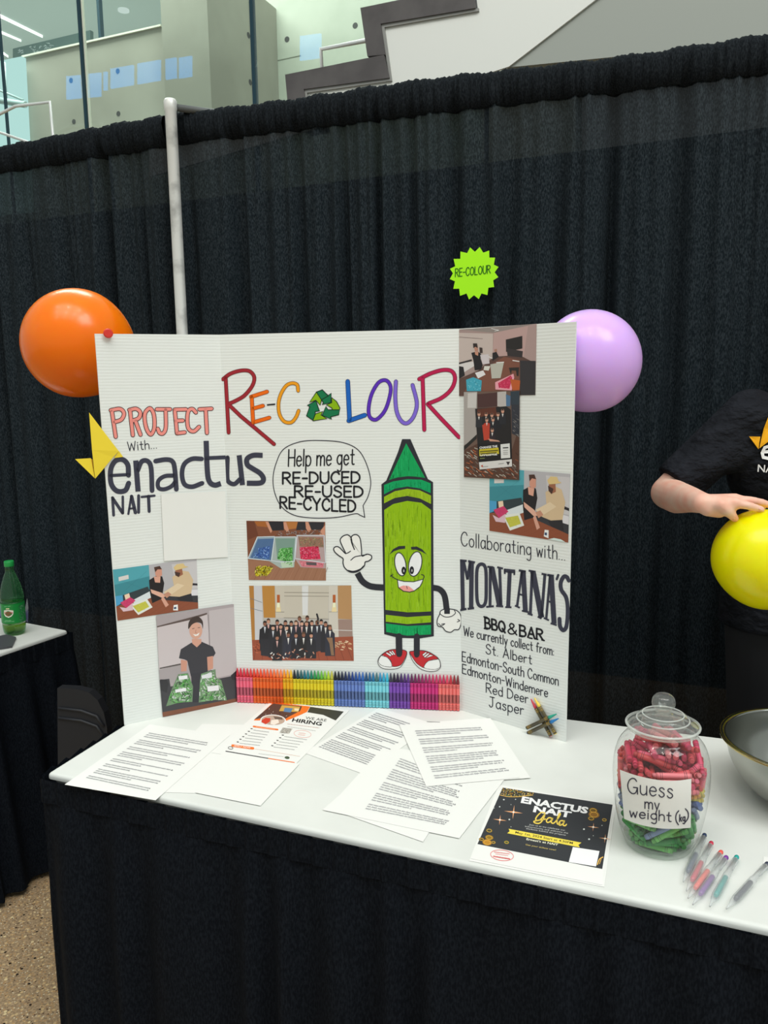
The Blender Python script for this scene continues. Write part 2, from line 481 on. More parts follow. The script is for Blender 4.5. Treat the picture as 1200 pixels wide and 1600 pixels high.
def floor_mat():
    m = mat('polished_aggregate_floor', '8a7660', 0.35)
    n, l, b = nodes(m)
    tc = n.new('ShaderNodeTexCoord')
    base = n.new('ShaderNodeTexNoise'); base.inputs['Scale'].default_value = 160; base.inputs['Detail'].default_value = 6
    r0 = n.new('ShaderNodeValToRGB')
    r0.color_ramp.elements[0].color = (*C('8a745a'), 1); r0.color_ramp.elements[1].color = (*C('bea482'), 1)
    r0.color_ramp.elements[0].position, r0.color_ramp.elements[1].position = 0.35, 0.65
    l.new(tc.outputs['Object'], base.inputs['Vector']); l.new(base.outputs['Fac'], r0.inputs[0])
    last = r0.outputs[0]
    for scale, col, th in ((75, 'd0b486', 0.3), (110, 'ece0c4', 0.2), (120, 'b89468', 0.34), (42, '1d1a18', 0.15), (95, '4e3424', 0.2), (34, 'e4cfa0', 0.15)):
        v = n.new('ShaderNodeTexVoronoi'); v.inputs['Scale'].default_value = scale; v.inputs['Randomness'].default_value = 1.0
        sp = n.new('ShaderNodeMath'); sp.operation = 'LESS_THAN'; sp.inputs[1].default_value = th
        rnd = n.new('ShaderNodeSeparateColor'); gt = n.new('ShaderNodeMath'); gt.operation = 'GREATER_THAN'; gt.inputs[1].default_value = 0.3
        mu = n.new('ShaderNodeMath'); mu.operation = 'MULTIPLY'
        mx = n.new('ShaderNodeMix'); mx.data_type = 'RGBA'
        l.new(tc.outputs['Object'], v.inputs['Vector']); l.new(v.outputs['Distance'], sp.inputs[0])
        l.new(v.outputs['Color'], rnd.inputs[0]); l.new(rnd.outputs[0], gt.inputs[0])
        l.new(sp.outputs[0], mu.inputs[0]); l.new(gt.outputs[0], mu.inputs[1])
        l.new(mu.outputs[0], mx.inputs['Factor']); l.new(last, mx.inputs[6]); mx.inputs[7].default_value = (*C(col), 1)
        last = mx.outputs[2]
    l.new(last, b.inputs['Base Color'])
    return m
mb = MB(); mb.slab([(-9, -9, -0.1), (9, -9, -0.1), (9, 14, -0.1), (-9, 14, -0.1)], (0, 0, 0.1))
structure(mb.build('floor', floor_mat()))

PS = Plane((0.7, 2.2, 0), NB)                # the stair side
PG = Plane((-0.8, 3.1, 0), NB)               # the glass line
PP = Plane((-1.5, 4.9, 0), NB)               # pier face
PA = Plane((-1.5, 5.1, 0), NB)               # concrete parapet
# concrete parapet, pier and the wall beyond
mb = MB(); mb.slab([PA.at((37, 90)), PA.at((262, 38)), PA.at((275, 420)), PA.at((55, 440))], NB * 0.3)
structure(mb.build('wall_left', CONCRETE))
mb = MB()
for p in ((111, 125.5), (184, 111), (115.5, 190), (185, 177.5)):
    q = PA.at(p, 0.002)
    mb.tube([q, q + NB * 0.02], 0.022, 12, C('3c3c3a'))
structure(mb.build('trim_1', INK))
mb = MB(); mb.slab([PA.at((36, 91), 0.02), PA.at((253, 42), 0.02), PA.at((253, 39), 0.02), PA.at((36, 88), 0.02)], NB * 0.36)
structure(mb.build('trim_2', PALE_TRIM))
a0, a1, b1, b0 = PP.at((249.5, -60)), PP.at((322.5, -60)), PP.at((342, 420)), PP.at((272, 420))
a0.z = a1.z = max(a0.z, a1.z); b0.z = b1.z = min(b0.z, b1.z)
fr = PP.at((326, 60)); fl = PP.at((253.5, 60))
dd = 1.15
mb = MB(); mb.slab([Vector((fl.x, fl.y, b0.z)), Vector((fr.x, fr.y, b0.z)), Vector((fr.x, fr.y, a0.z)), Vector((fl.x, fl.y, a0.z))], NB * dd)
structure(mb.build('column', CONCRETE))
PB = Plane(fr + NB * dd, NB)
mb = MB(); mb.slab([PB.at((330, -60)), PB.at((900, -60)), PB.at((900, 420)), PB.at((330, 420))], NB * 0.3)
structure(mb.build('wall_back', CONCRETE_PALE))
mb = MB()
for p, P_ in (((448.5, 61.5), PB), ((555, 40), PB)):
    q = P_.at(p, 0.002)
    mb.tube([q, q + NB * 0.02], 0.026, 12, C('3c3c3a'))
for t, z in ((0.55, 32), (0.55, 109)):
    q = fr + NB * dd * t; q.z = PP.at((335, z)).z * 1.05 - .1
    mb.tube([q + UB * 0.002, q - UB * 0.02], 0.026, 12, C('3c3c3a'))
structure(mb.build('trim_3', INK))
mb = MB()
q0, q1 = PB.at((414, 98), 0.004), PB.at((470, 86), 0.004)
mb.slab([q0, q1, q1 - UP * .006, q0 - UP * .006], NB * 0.004, C('7d8273'))
mb.slab([PB.at((411, 99), .006), PB.at((418, 95.5), .006), PB.at((417, 99), .006), PB.at((411, 101), .006)], NB * 0.005, C('e8e8e0'))
structure(mb.build('trim_4', INK))
# upper storey seen over the parapet: ceiling with light lines, notice band
ZC = 6.6
mb = MB(); mb.slab([(-22, 5.6, ZC), (1.2, 5.6, ZC), (1.2, 26, ZC), (-22, 26, ZC)], (0, 0, 0.2))
structure(mb.build('ceiling', mat('ceiling_paint', 'a9b8b2', 0.8, spec=0.1)))
LAMP = emit('lamp_line', (1.0, 1.0, 0.97), 2.2)
for k, (p, q, wd) in enumerate((((-6, 19), (66.5, 55), 3.6), ((0, 47.5), (33, 62), 2.2), ((5, 81), (13, 87), 2.0))):
    A, B = at_z(p, ZC), at_z(q, ZC)
    A2, B2 = at_z((p[0], p[1] + wd), ZC), at_z((q[0], q[1] + wd * .55), ZC)
    mb = MB(); mb.slab([A, A2, B2, B], (0, 0, -0.02))
    o = mb.build('ceiling_light', LAMP)
    tag(o, ['longest white light line on the upper ceiling, at top left', 'shorter white light line on the upper ceiling below the longest one', 'shortest light line low on the upper ceiling by the pale window'][k], 'ceiling light', 'light lines on the upper ceiling')
mb = MB(); q = at_z((193, 15), ZC); mb.lathe([(0.075, 0), (0.075, -.02), (0.05, -.03)], q, 20, C('dfe6e0'))
tag(mb.build('downlight', emit('downlight_glow', (.9, 1, .95), 0.75)), 'small round recessed light on the upper ceiling above the concrete parapet', 'ceiling light')
PN = Plane((-1.5, 6.6, 0), NB)
nb_ = thing('notice_band', PN.at((80, 75)), 'dark notice band with pale markings standing above the concrete parapet', 'sign')
mb = MB(); mb.slab([PN.at((20, 76)), PN.at((141, 47)), PN.at((141, 75)), PN.at((20, 104))], NB * 0.05)
mb.build('panel', mat('notice_panel', '59706c', 0.4), nb_)
ik = Ink(PN, (0, 0, 8), 0.003)
rg = random.Random(4)
for (x0, x1, y0, y1) in ((225, 290, 625, 680), (365, 515, 575, 650), (535, 660, 525, 630)):
    ik = Ink(PN, (0, 0, 8), 0.003)
    for k in range(9):
        x = rg.uniform(x0, x1 - 20); y = rg.uniform(y0, y1)
        ik.stroke([(x, y), (x + rg.uniform(8, 26), y + rg.uniform(-22, 14)), (x + rg.uniform(10, 40), y + rg.uniform(-12, 12))], 6, 'b9c6c6')
    ik.build('marking', nb_)
# daylit opening at the far left
PL = Plane((-1.5, 5.0, 0), NB)
mb = MB(); mb.slab([PL.at((-60, 107)), PL.at((34, 88)), PL.at((47, 330)), PL.at((-60, 340))], NB * 0.05)
structure(mb.build('window_1', emit('pale_daylight_pane', (0.60, 0.88, 0.86), 0.95)))
mb = MB()
for a, b, wd in (((11, 99), (14, 160), .012), ((-40, 125), (40, 158), .01), ((0, 158), (44, 165), .03)):
    mb.tube([PL.at(a, .03), PL.at(b, .03)], wd, 8)
structure(mb.build('trim_5', mat('pale_window_bar', '9fb6b4', 0.5)))
# glass line with mullions
def upright(px, P_, dx, dz, name, m, lo=0.0, hi=9.0):
    q = P_.at(px)
    o = MB(); o.slab([Vector((q.x, q.y, lo)) - UB * dx / 2, Vector((q.x, q.y, lo)) + UB * dx / 2, Vector((q.x, q.y, hi)) + UB * dx / 2, Vector((q.x, q.y, hi)) - UB * dx / 2], NB * dz)
    return structure(o.build(name, m))
upright((126.5, 80), PG, 0.022, 0.03, 'trim_6', MULLION)
upright((394.5, 80), PG, 0.024, 0.03, 'trim_7', MULLION)
upright((-1, 60), PG, 0.012, 0.02, 'trim_8', MULLION)
upright((132, 80), PG, 0.007, 0.02, 'trim_9', PALE_TRIM)
upright((154, 30), Plane((-1.5, 5.6, 0), NB), 0.03, 0.05, 'trim_10', MULLION, lo=4.3)
g0, gx = PG.at((1, 60)), [PG.at(p) for p in ((1, 60), (126.5, 80), (394.5, 80), (760, 80))]
gx = [gx[0] - UB * 2.5] + gx
for k in range(4):
    A, B = gx[k], gx[k + 1]
    mb = MB(); mb.slab([Vector((A.x, A.y, 0.0)) + UB * .02, Vector((B.x, B.y, 0.0)) - UB * .02, Vector((B.x, B.y, 9)) - UB * .02, Vector((A.x, A.y, 9)) + UB * .02], NB * 0.012)
    structure(mb.build('window_%d' % (k + 2), GLASS))
# stainless handrails
def rail(name, pts, r, label):
    m_ = MB(); m_.tube([Plane(PS.p + NB * (0.3 if 'bent' in label or 'above the lower' in label else 0.45), NB).at(p) for p in pts], r, 8)
    return tag(m_.build(name, STEEL), label, 'handrail')
rail('handrail', [(-50, 205), (0, 178), (24, 166), (78, 159.5), (84, 225), (86, 260)], 0.010, 'bent stainless handrail in front of the pale window at left')
rail('handrail', [(-40, 196), (0, 207), (38, 220), (60, 228)], 0.009, 'sloping stainless handrail crossing just above the curtain at far left')
rail('handrail', [(505, 150), (501.5, 77), (574, 63), (640, 50)], 0.012, 'stainless handrail rising above the lower dark stair cap')

# the white stair side with its stepped dark cap
def sp(p, off=0.0): return PS.at((400 + p[0] / 3, p[1] / 3), off)
mb = MB()
white = [(232, 428), (632, 372), (605, 120), (1040, 45), (1020, -120), (1800, -160), (1590, 0), (1185, 312), (420, 560), (-500, 830), (-500, 640), (246, 470)]
mb.slab([sp(p) for p in white], NB * 0.012)
structure(mb.build('staircase', WALL_WHITE))
mb = MB()
mb.slab([sp(p, .02) for p in ((145, 356), (608, 263), (632, 371), (232, 424), (250, 560), (165, 580))], NB * 0.26)
mb.slab([sp(p, .021) for p in ((497, 45), (1022, -62), (1034, 46), (592, 119), (613, 263), (530, 271))], NB * 0.26)
structure(mb.build('trim_11', CAP_STEEL))
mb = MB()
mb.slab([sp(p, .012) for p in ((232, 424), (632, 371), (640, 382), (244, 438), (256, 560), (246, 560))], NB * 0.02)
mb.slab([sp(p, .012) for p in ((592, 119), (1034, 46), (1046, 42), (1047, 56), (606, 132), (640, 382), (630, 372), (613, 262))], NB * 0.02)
structure(mb.build('trim_12', mat('grey_cap_bead', '8d8d89', 0.6)))  # thin grey bead along the inner edge of the dark cap
# grey underside of the next flight, running down to the left behind the white side
e0, e1 = sp((1600, -125)) + NB * .013, sp((1170, 312)) + NB * .013
mb = MB(); mb.slab([e0, e1, e1 + UB * 6 + UP * -0.4, e0 + UB * 6 + UP * 1.6], NB * 0.2)
structure(mb.build('wall_right', WALL_GREY))
# added dark backing: stands in for shade seen through the sheer curtain
mb = MB(); mb.slab([PS.at((700, 700), -0.25) + UB * x + UP * z for x, z in ((-9, -1.2), (7, -1.2), (7, 1.45), (-9, 1.45))], NB * 0.1)
structure(mb.build('dark_backing', BACKING_DARK))
# clerestory windows of the hall behind the photographer: they appear mirrored in the glass line
SKY = emit('blue_evening_sky', (0.03, 0.36, 1.0), 4.4)
nG = PG.n
for k, (x0, y0, x1, y1, s) in enumerate(((103, 119, 126, 155, -.1), (137, 115, 156, 152, -.1), (161, 112, 166, 141, -.1), (172, 107, 207, 138, -.17), (214, 99, 249, 131, -.17), (258, 92, 274, 124, -.17), (279, 90, 298, 122, -.17), (468, 56, 500, 94, -.14))):
    q = []
    for px in ((x0, y0), (x1, y0 + s * (x1 - x0)), (x1, y1 + s * (x1 - x0)), (x0, y1)):
        h = PG.at(px); d = (h - CAM).normalized(); d = d - 2 * d.dot(nG) * nG
        q.append(h + d * ((-8.5 - h.y) / d.y))
    mb = MB(); mb.slab(q, (0, -0.05, 0))
    structure(mb.build('window_%d' % (k + 6), SKY))

# ================================================================ pipe-and-drape
DA, DB = Vector((-0.411, 0.757, 0)), Vector((1.351, 0.529, 0))
DU = (DB - DA).normalized()
DN = Vector((-DU.y, DU.x, 0))                 # away from the camera
DL = (Vector((-1.183, 0.945, 0)) - Vector((-0.45, 0.775, 0))).normalized()
def drape_cloth(name, thin):
    m = bpy.data.materials.new(name); m.use_nodes = True
    n, l, b = nodes(m)
    b.inputs['Roughness'].default_value = 0.85
    b.inputs['Specular IOR Level'].default_value = 0.05
    b.inputs['Sheen Weight'].default_value = 0.0
    b.inputs['Sheen Roughness'].default_value = 0.4
    tc = n.new('ShaderNodeTexCoord'); mp = n.new('ShaderNodeMapping'); t = n.new('ShaderNodeTexNoise'); r = n.new('ShaderNodeValToRGB')
    mp.inputs['Scale'].default_value = (1, 1, 0.35)
    t.inputs['Scale'].default_value = 330; t.inputs['Detail'].default_value = 2
    r.color_ramp.elements[0].position, r.color_ramp.elements[1].position = 0.4, 0.66
    r.color_ramp.elements[0].color = (0.0075, 0.0115, 0.0145, 1) if thin == 0.024 else (0.0065, 0.0085, 0.0105, 1) if thin == 0 else (0.0048, 0.0062, 0.0092, 1)
    r.color_ramp.elements[1].color = (0.029, 0.038, 0.045, 1) if thin == 0.024 else (0.018, 0.022, 0.026, 1) if thin == 0 else (0.0105, 0.0135, 0.019, 1)
    l.new(tc.outputs['Object'], mp.inputs[0]); l.new(mp.outputs[0], t.inputs['Vector']); l.new(t.outputs['Fac'], r.inputs[0]); l.new(r.outputs[0], b.inputs['Base Color'])
    if thin > 0:
        tr = n.new('ShaderNodeBsdfTransparent'); mx = n.new('ShaderNodeMixShader'); mx.inputs[0].default_value = thin
        o = n['Material Output']
        l.new(b.outputs[0], mx.inputs[1]); l.new(tr.outputs[0], mx.inputs[2]); l.new(mx.outputs[0], o.inputs[0])
    return m
CLOTH = drape_cloth('sheer_black_drape', 0.024)
HEM = drape_cloth('double_black_drape_hem', 0)
SKIRTING = drape_cloth('black_table_skirt', -1)
def fold(s, k, z):
    t = min(1.0, max(0.0, (2.44 - z) / 0.7))
    f = math.sin(s * 2 * PI / .19 + 1.9 * math.sin(s * 5.3 + k) + 1.1 * math.sin(s * 11.7 + 2 * k) + .25 * math.sin(z * 1.7 + s * 3))
    a = 0.018 + 0.016 * math.sin(s * 3.7 + k) ** 2
    g = math.sin(s * 2 * PI / .052 + 2.1 * math.sin(s * 13 + k) + 1.5 * math.sin(s * 29))
    sharp = f if f > 0 else -abs(f) ** 1.6
    f2 = math.sin(s * 2 * PI / .083 + 1.7 * math.sin(s * 7.1 + 3 * k) + .2 * math.sin(z * 2.3))
    vl = (.5 + .5 * math.sin(s * 2 * PI / .155 + 2.3 * math.sin(s * 4.1 + k) + .9 * math.sin(s * 9.3) + .12 * math.sin(z * 2))) ** 7
    sharp = .55 * sharp + .3 * f2 + 2.2 * vl
    return a * sharp * (0.45 + 0.55 * t) + 0.0075 * g * (1.05 - 0.75 * t)
def drape(P0, U, s0, s1, label, k):
    N = Vector((-U.y, U.x, 0))
    if N.dot(DN) < 0: N = -N
    root = thing('drape', P0 + U * (s0 + s1) / 2, label, 'curtain', 'black drapes along the back of the booth')
    ns = int(abs(s1 - s0) / 0.0035)
    zs = [0.015, .3, .6, .9, 1.2, 1.5, 1.7, 1.85, 2.0, 2.1, 2.2, 2.26, 2.3, 2.335, 2.352]
    mb = MB()
    def grid(zz, extra=0.0, wob=None):
        V = []
        for z in zz:
            for i in range(ns + 1):
                s = s0 + (s1 - s0) * i / ns
                V.append(P0 + U * s + N * (fold(s, k, z) + extra(z, s)) + UP * (z + (wob(s, z) if wob else 0)))
        F = [(j * (ns + 1) + i, j * (ns + 1) + i + 1, (j + 1) * (ns + 1) + i + 1, (j + 1) * (ns + 1) + i) for j in range(len(zz) - 1) for i in range(ns)]
        return V, F
    V, F = grid(zs, lambda z, s: 0.0)
    mb.add(V, F, smooth=True); mb.build('cloth', CLOTH, root)
    # rod pocket: puffed double layer over the cross bar
    prof = [(2.335, -.002), (2.345, -.012), (2.37, -.02), (2.40, -.021), (2.42, -.014), (2.432, 0.0), (2.43, .014), (2.40, .022), (2.36, .02), (2.335, .006)]
    V, F = [], []
    for z, off in prof:
        for i in range(ns + 1):
            s = s0 + (s1 - s0) * i / ns
            zt = (z - 2.335) / .1
            r = .5 * math.sin(s * 2 * PI / .041 + 2.6 * math.sin(s * 13 + k) + 1.7 * math.sin(s * 31)) + .45 * math.sin(s * 2 * PI / .019 + 2 * math.sin(s * 23 + k) + zt * 1.5) + .35 * math.sin(s * 2 * PI / .011 + 3 * math.sin(s * 17))
            top = max(0, zt) ** 2
            V.append(P0 + U * s + N * (fold(s, k, 2.335) * (.75 - .7 * min(1, zt * 2)) + off + (-1 if off < 0 else 1) * (.0045 * r + .003)) + UP * (z + (.0045 * r + .004 * math.sin(s * 6 + k) + .003 * math.sin(s * 41)) * top))
    F = [(j * (ns + 1) + i, j * (ns + 1) + i + 1, (j + 1) * (ns + 1) + i + 1, (j + 1) * (ns + 1) + i) for j in range(len(prof) - 1) for i in range(ns)]
    mb = MB(); mb.add(V, F, smooth=True); mb.build('rod_pocket', HEM, root)
    return root
drape(Vector((-0.455, 0.777, 0)), DL, 0.0, 1.9, 'black drape left of the pale upright, behind the orange balloon', 0.4)
drape(DA, DU, -0.03, 1.035, 'black drape directly right of the pale upright, behind the display board', 2.9)
drape(DA, DU, 1.02, 2.035, 'black drape behind the lime starburst and the purple balloon', 2.9)
drape(DA, DU, 2.02, 3.3, 'black drape at far right behind the person', 2.9)
UPR = mat('painted_white_metal', 'cfd0cc', 0.4, metal=0.2)
def _scuff():
    add_noise(UPR, 16, 'a9aaa7', 'd6d7d3', 0.3, 0.5, 6)
_scuff()
up = thing('upright_pole', Vector((-0.402, 0.695, 0)), 'pale scuffed upright pole between two black drapes', 'pole')
mb = MB(); mb.lathe([(.0185, 0.006), (.0185, 1.35), (.0195, 1.352), (.0195, 1.37), (.0185, 1.372), (.0185, 2.415), (.021, 2.42), (.021, 2.445), (.017, 2.452)], (-0.402, 0.695, 0), 20); mb.build('tube', UPR, up)
mb = MB(); mb.slab([(-.52, .60, 0), (-.28, .60, 0), (-.28, .715, 0), (-.52, .715, 0)], (0, 0, .008)); mb.build('base_plate', MULLION, up)
mb = MB(); mb.tube([(-0.402 + .012, 0.695 + .012, 2.43), DA + DU * .12 + UP * 2.428 + DN * .03, DA + DU * .2 + UP * 2.41 + DN * .005], .012, 8); mb.build('hook_bracket', mat('grey_bracket', '585c5c', .5), up)
for P0, U, s0, s1, lb in ((Vector((-0.455, 0.777, 0)), DL, 0.05, 1.9, 'grey cross bar inside the pocket of the left drape'), (DA, DU, .1, 3.3, 'grey cross bar inside the pockets of the right drapes')):
    mb = MB(); mb.tube([P0 + U * s0 + UP * 2.405, P0 + U * s1 + UP * 2.405], 0.009, 8)
    tag(mb.build('curtain_rod', mat('rod_metal', '777b7b', .4, metal=.6)), lb, 'curtain rod')
# lime starburst pinned to the drape
PD = Plane(DA - DN * 0.05, DN)
sb_ctr = PD.at((741.5, 427))
sb = thing('starburst_sign', PD.at((741.5, 466)), 'lime green starburst paper sign hanging on the black drape', 'sign')
pts = []
crop = (680, 370, 10)
outer = PW('695,160 842,215 935,325 988,470 985,630 920,785 815,910 680,972 528,980 388,922 283,812 228,660 230,500 288,345 395,230 545,165')
inner = PW('750,248 845,325 915,435 928,555 905,680 830,795 722,885 605,912 490,885 375,810 308,695 278,570 312,460 392,345 500,255 620,235')
for a, b in zip(outer, inner): pts += [a, b]
mb = MB(); mb.slab([PD.at((crop[0] + x / 10, crop[1] + y / 10)) for x, y in pts], DN * 0.002)
mb.build('paper', mat('neon_lime_paper', (0.43, 1.0, 0.0), 0.7), sb)
ik = Ink(PD, crop, 0.0006); ik.write('RE-COLOUR', (315, 625), (862, 568), 125, 14, '2b6a18', up=(0.02, -1)); ik.build('lettering', sb)

# ================================================================ tables
TZ = TABLE_Z
FL, BL_, BR_, FR = Vector((-.249, -.466, 0)), Vector((-.150, .150, 0)), Vector((1.70, -.193, 0)), Vector((1.60, -.878, 0))
def skirt(path, z0, z1, name, label, cat, flare=0.0, seed=0, per=.045, close=None):
    """pleated cloth hung along a path of points (xy)"""
    root = thing(name, path[len(path) // 2].copy(), label, cat)
    pts, acc = [], 0.0
    for a, b in zip(path, path[1:]):
        n = max(2, int((b - a).length / .006))
        for i in range(n): pts.append((a.lerp(b, i / n), (b - a).normalized(), acc + (b - a).length * i / n))
        acc += (b - a).length
    pts.append((path[-1], (path[-1] - path[-2]).normalized(), acc))
    zs = [z1, z1 - .03, z1 - .06, z1 - .1, z1 - .16, z1 - .25, (z0 + z1) / 2, z0 + .15, z0]
    V = []
    for z in zs:
        t = (z1 - z) / (z1 - z0)
        for p, d, s in pts:
            nrm = Vector((d.y, -d.x, 0))
            f = math.sin(s * 2 * PI / (per * 2.6) + 2 * math.sin(s * 9 + seed) + 1.2 * math.sin(s * 21 + seed))
            saw = ((s / per) % 1.0)
            o = .0035 * (1 - saw) * max(0, 1 - t * 6) + (.004 + .02 * min(1, t * 2.5)) * (f + 1) * .5 * min(1, t * 7) + flare * t ** 1.3
            V.append(Vector((p.x, p.y, z)) + nrm * (o * 1.35 + .004))
    n = len(pts)
    mb = MB(); mb.add(V, [(j * n + i, j * n + i + 1, (j + 1) * n + i + 1, (j + 1) * n + i) for j in range(len(zs) - 1) for i in range(n - 1)], smooth=True)
    mb.build('cloth', SKIRTING, root)
    # stitched clip band with its saw-tooth pleat tops
    mb = MB()
    V = []
    for z in (z1 + .004, z1 - .05):
        for p, d, s in pts:
            nrm = Vector((d.y, -d.x, 0)); saw = ((s / per) % 1.0)
            V.append(Vector((p.x, p.y, z - .006 * saw if z > z1 else z)) + nrm * (.0085 + .004 * (1 - saw)))
    mb.add(V, [(i, i + 1, n + i + 1, n + i) for i in range(n - 1)])
    mb.build('pleat_band', SKIRTING, root)
    return root
def table(name, c, label, h=TZ):
    root = thing(name, sum(c, Vector()) / 4, label, 'table')
    ctr = sum(c, Vector()) / 4
    mb = MB(); mb.slab([Vector((p.x, p.y, h - .035)).lerp(Vector((ctr.x, ctr.y, h - .035)), .02) for p in c], (0, 0, .030)); mb.build('tabletop', mat('table_laminate', 'c9c5bd', .5), root)
    ctr = sum(c, Vector()) / 4
    for p in c:
        q = p.lerp(ctr, .16); mb = MB(); mb.tube([(q.x, q.y, 0.001), (q.x, q.y, h - .035)], .014, 8); mb.build('leg', MULLION, root)
    return root
TC = [FL, FR, BR_, BL_]
table('folding_table', TC, 'long white-topped folding table in front, carrying the display board')
def cover(c, label, h=TZ, drop=.012, r=.012):
    """thin white sheet: flat top, rounded over the edges with a short drop"""
    ctr = sum(c, Vector()) / 4
    mb = MB(); rings = []
    for off, z in ((0, h - .0), (.004, h - .0008), (.007, h - .003), (.008, h - .007), (.008, h - drop)):
        ring = []
        for i, p in enumerate(c):
            a = (p - c[i - 1]).normalized(); b = (c[(i + 1) % 4] - p).normalized()
            na, nb2 = Vector((a.y, -a.x, 0)), Vector((b.y, -b.x, 0))
            for t in (0, .5, 1):
                m_ = na.lerp(nb2, t).normalized()
                ring.append(Vector((p.x, p.y, z)) - (na + nb2) * .009 + m_ * (.009 + off - .008))
        rings.append(ring)
    mb.rings(rings[::-1], cap0=False, cap1=True)
    for i in range(len(mb.sm)): mb.sm[i] = True
    mb.sm[-1] = False
    return tag(mb.build('table_cover', TABLE_WHITE), label, 'tablecloth')
cover(TC, 'white smooth cover on the front table under the papers')
skirt([BL_ + Vector((-.006, 0, 0)), FL + Vector((-.006, -.004, 0)), FR + Vector((0, -.003, 0)), BR_], .02, TZ - .007, 'table_skirt', 'black pleated skirt hanging from the front table', 'table skirt', seed=1.0)

# neighbouring table at the left edge
L0, L1, L2 = at_z((106, 984.5), TZ), at_z((-30, 1030), TZ), at_z((46, 971), TZ)
L0.z = L1.z = L2.z = 0
dl = (L1 - L0).normalized(); dw = Vector((dl.y, -dl.x, 0))
if dw.x > 0: dw = -dw
dw = (dw * .85 + (L2 - L0).normalized() * .5).normalized()
NC = [L0 + dl * .40, L0, L0 + dw * 1.1, L0 + dl * .40 + dw * 1.1]
table('folding_table', NC, 'neighbouring white-topped table at the left edge, holding the green bottle')
cover(NC, 'white cover on the neighbouring table at the left edge')
skirt([NC[3], NC[0], L0 + Vector((.004, .006, 0)), NC[2]], .02, TZ - .012, 'table_skirt', 'black skirt flaring from the neighbouring table at the left edge', 'table skirt', flare=.055, seed=2.2)

# black chair between the tables
ch = thing('chair', Vector((-.60, .30, 0)), 'low black chair in the dark gap between the two tables', 'chair')
BLK = mat('black_chair_fabric', '202126', .6)
def bk(x, z, y=.2): return Vector((x, y + .12 * (z - .4), z))
prof = [(-.66, .40), (-.505, .40), (-.497, .46), (-.498, .53), (-.508, .575), (-.528, .612), (-.556, .634), (-.60, .642), (-.66, .642)]
mb = MB(); mb.slab([bk(x, z) for x, z in prof], (0, .03, 0)); mb.build('backrest', BLK, ch)
for z0 in (.565, .535):
    mb = MB(); mb.tube([bk(-.655, z0 + .018) + Vector((0, -.003, 0)), bk(-.58, z0 + .014) + Vector((0, -.003, 0)), bk(-.53, z0) + Vector((0, -.003, 0)), bk(-.507, z0 - .03) + Vector((0, -.003, 0))], .004, 8); mb.build('piping', mat('dark_grey_piping', '34363b', .5), ch)
mb = MB(); mb.slab([(-.66, .24, .36), (-.50, .24, .36), (-.50, .44, .36), (-.66, .44, .36)], (0, 0, .04)); mb.build('seat', BLK, ch)
for x in (-.645, -.515):
    for y in (.225, .42):
        mb = MB(); mb.tube([(x, y, 0.001), (x, y, .37)], .010, 8); mb.build('leg', BLK, ch)

# ================================================================ the tri-fold display board
Bp = [at_z(p, TZ) for p in ((194.5, 1133.3), (369.7, 1096), (720.3, 1109.7), (883.5, 1159.5))]
PC = Plane(Bp[1], (Bp[2] - Bp[1]).cross(UP))
T1, T2 = PC.at((343.3, 523)), PC.at((717.7, 513.5))
PLb = Plane(Bp[1], (T1 - Bp[1]).cross(Bp[0] - Bp[1]))
PRb = Plane(Bp[2], (T2 - Bp[2]).cross(Bp[3] - Bp[2]))
T0, T3 = PLb.at((148, 521.5)), PRb.at((900, 502.5))
board = thing('display_board', (Bp[1] + Bp[2]) / 2, 'white three-panel cardboard display board standing on the front table', 'display board')
def panel(name, q, pl):
    mb = MB(); mb.slab(q, pl.n * -.004); return mb.build(name, WHITE_BOARD, board)
PANL = panel('left_panel', [Bp[0], Bp[1], T1, T0], PLb)
PANC = panel('centre_panel', [Bp[1], Bp[2], T2, T1], PC)
PANR = panel('right_panel', [Bp[2], Bp[3], T3, T2], PRb)
for nm, (a, b), pl in (('left_panel', (Bp[1], T1), PLb), ('right_panel', (Bp[2], T2), PRb)):
    pass
DK = '33333d'; NAVY = '3d3e4c'; BLKI = '26262a'

# title
ik = Ink(PC, (340, 560, 3), .0004)
ik.outlined([(PW('38,90 52,348'), 0, 0), (PW('25,98 60,72 110,57 150,60 172,88 163,128 128,172 90,196 55,212'), 1, 0), (PW('58,222 110,272 180,330 265,402'), 0, 0)], 14, '9c2a33', '55161c', 2.2)
ik.outlined([(PW('160,180 167,302'), 0, 0), (PW('157,180 232,156'), 0, 0), (PW('163,236 213,222'), 0, 0), (PW('167,300 243,278'), 0, 0)], 15, 'ef6a14', '6e2c12', 2)
ik.stroke(PW('234,218 268,215'), 7, BLKI)
ik.outlined([(PW('378,152 373,124 350,116 322,128 298,165 286,210 290,260 312,295 345,300 368,275 380,245'), 1, 0)], 13, 'ee9a1e', '5c3c18', 2.2)
ik.outlined([(PW('610,108 619,288'), 0, 0), (PW('615,292 690,266'), 0, 0)], 18, '1f62ba', '16284c', 2.2)
ik.outlined([(PW('790,103 811,132 806,182 784,245 745,286 715,276 708,235 722,168 755,113'), 1, 1)], 14, '5b31b4', '251c48', 2)
ik.outlined([(PW('836,108 833,180 840,250 862,294 890,303 920,270 934,210 914,125'), 1, 0)], 15, '7e66d0', '2c2752', 2.2)
ik.outlined([(PW('961,92 969,335'), 0, 0), (PW('945,97 1000,70 1060,54 1100,62 1113,97 1095,145 1050,185 990,211'), 1, 0), (PW('985,214 1040,274 1132,370'), 0, 0)], 15, 'b7204f', '541028', 2.2)
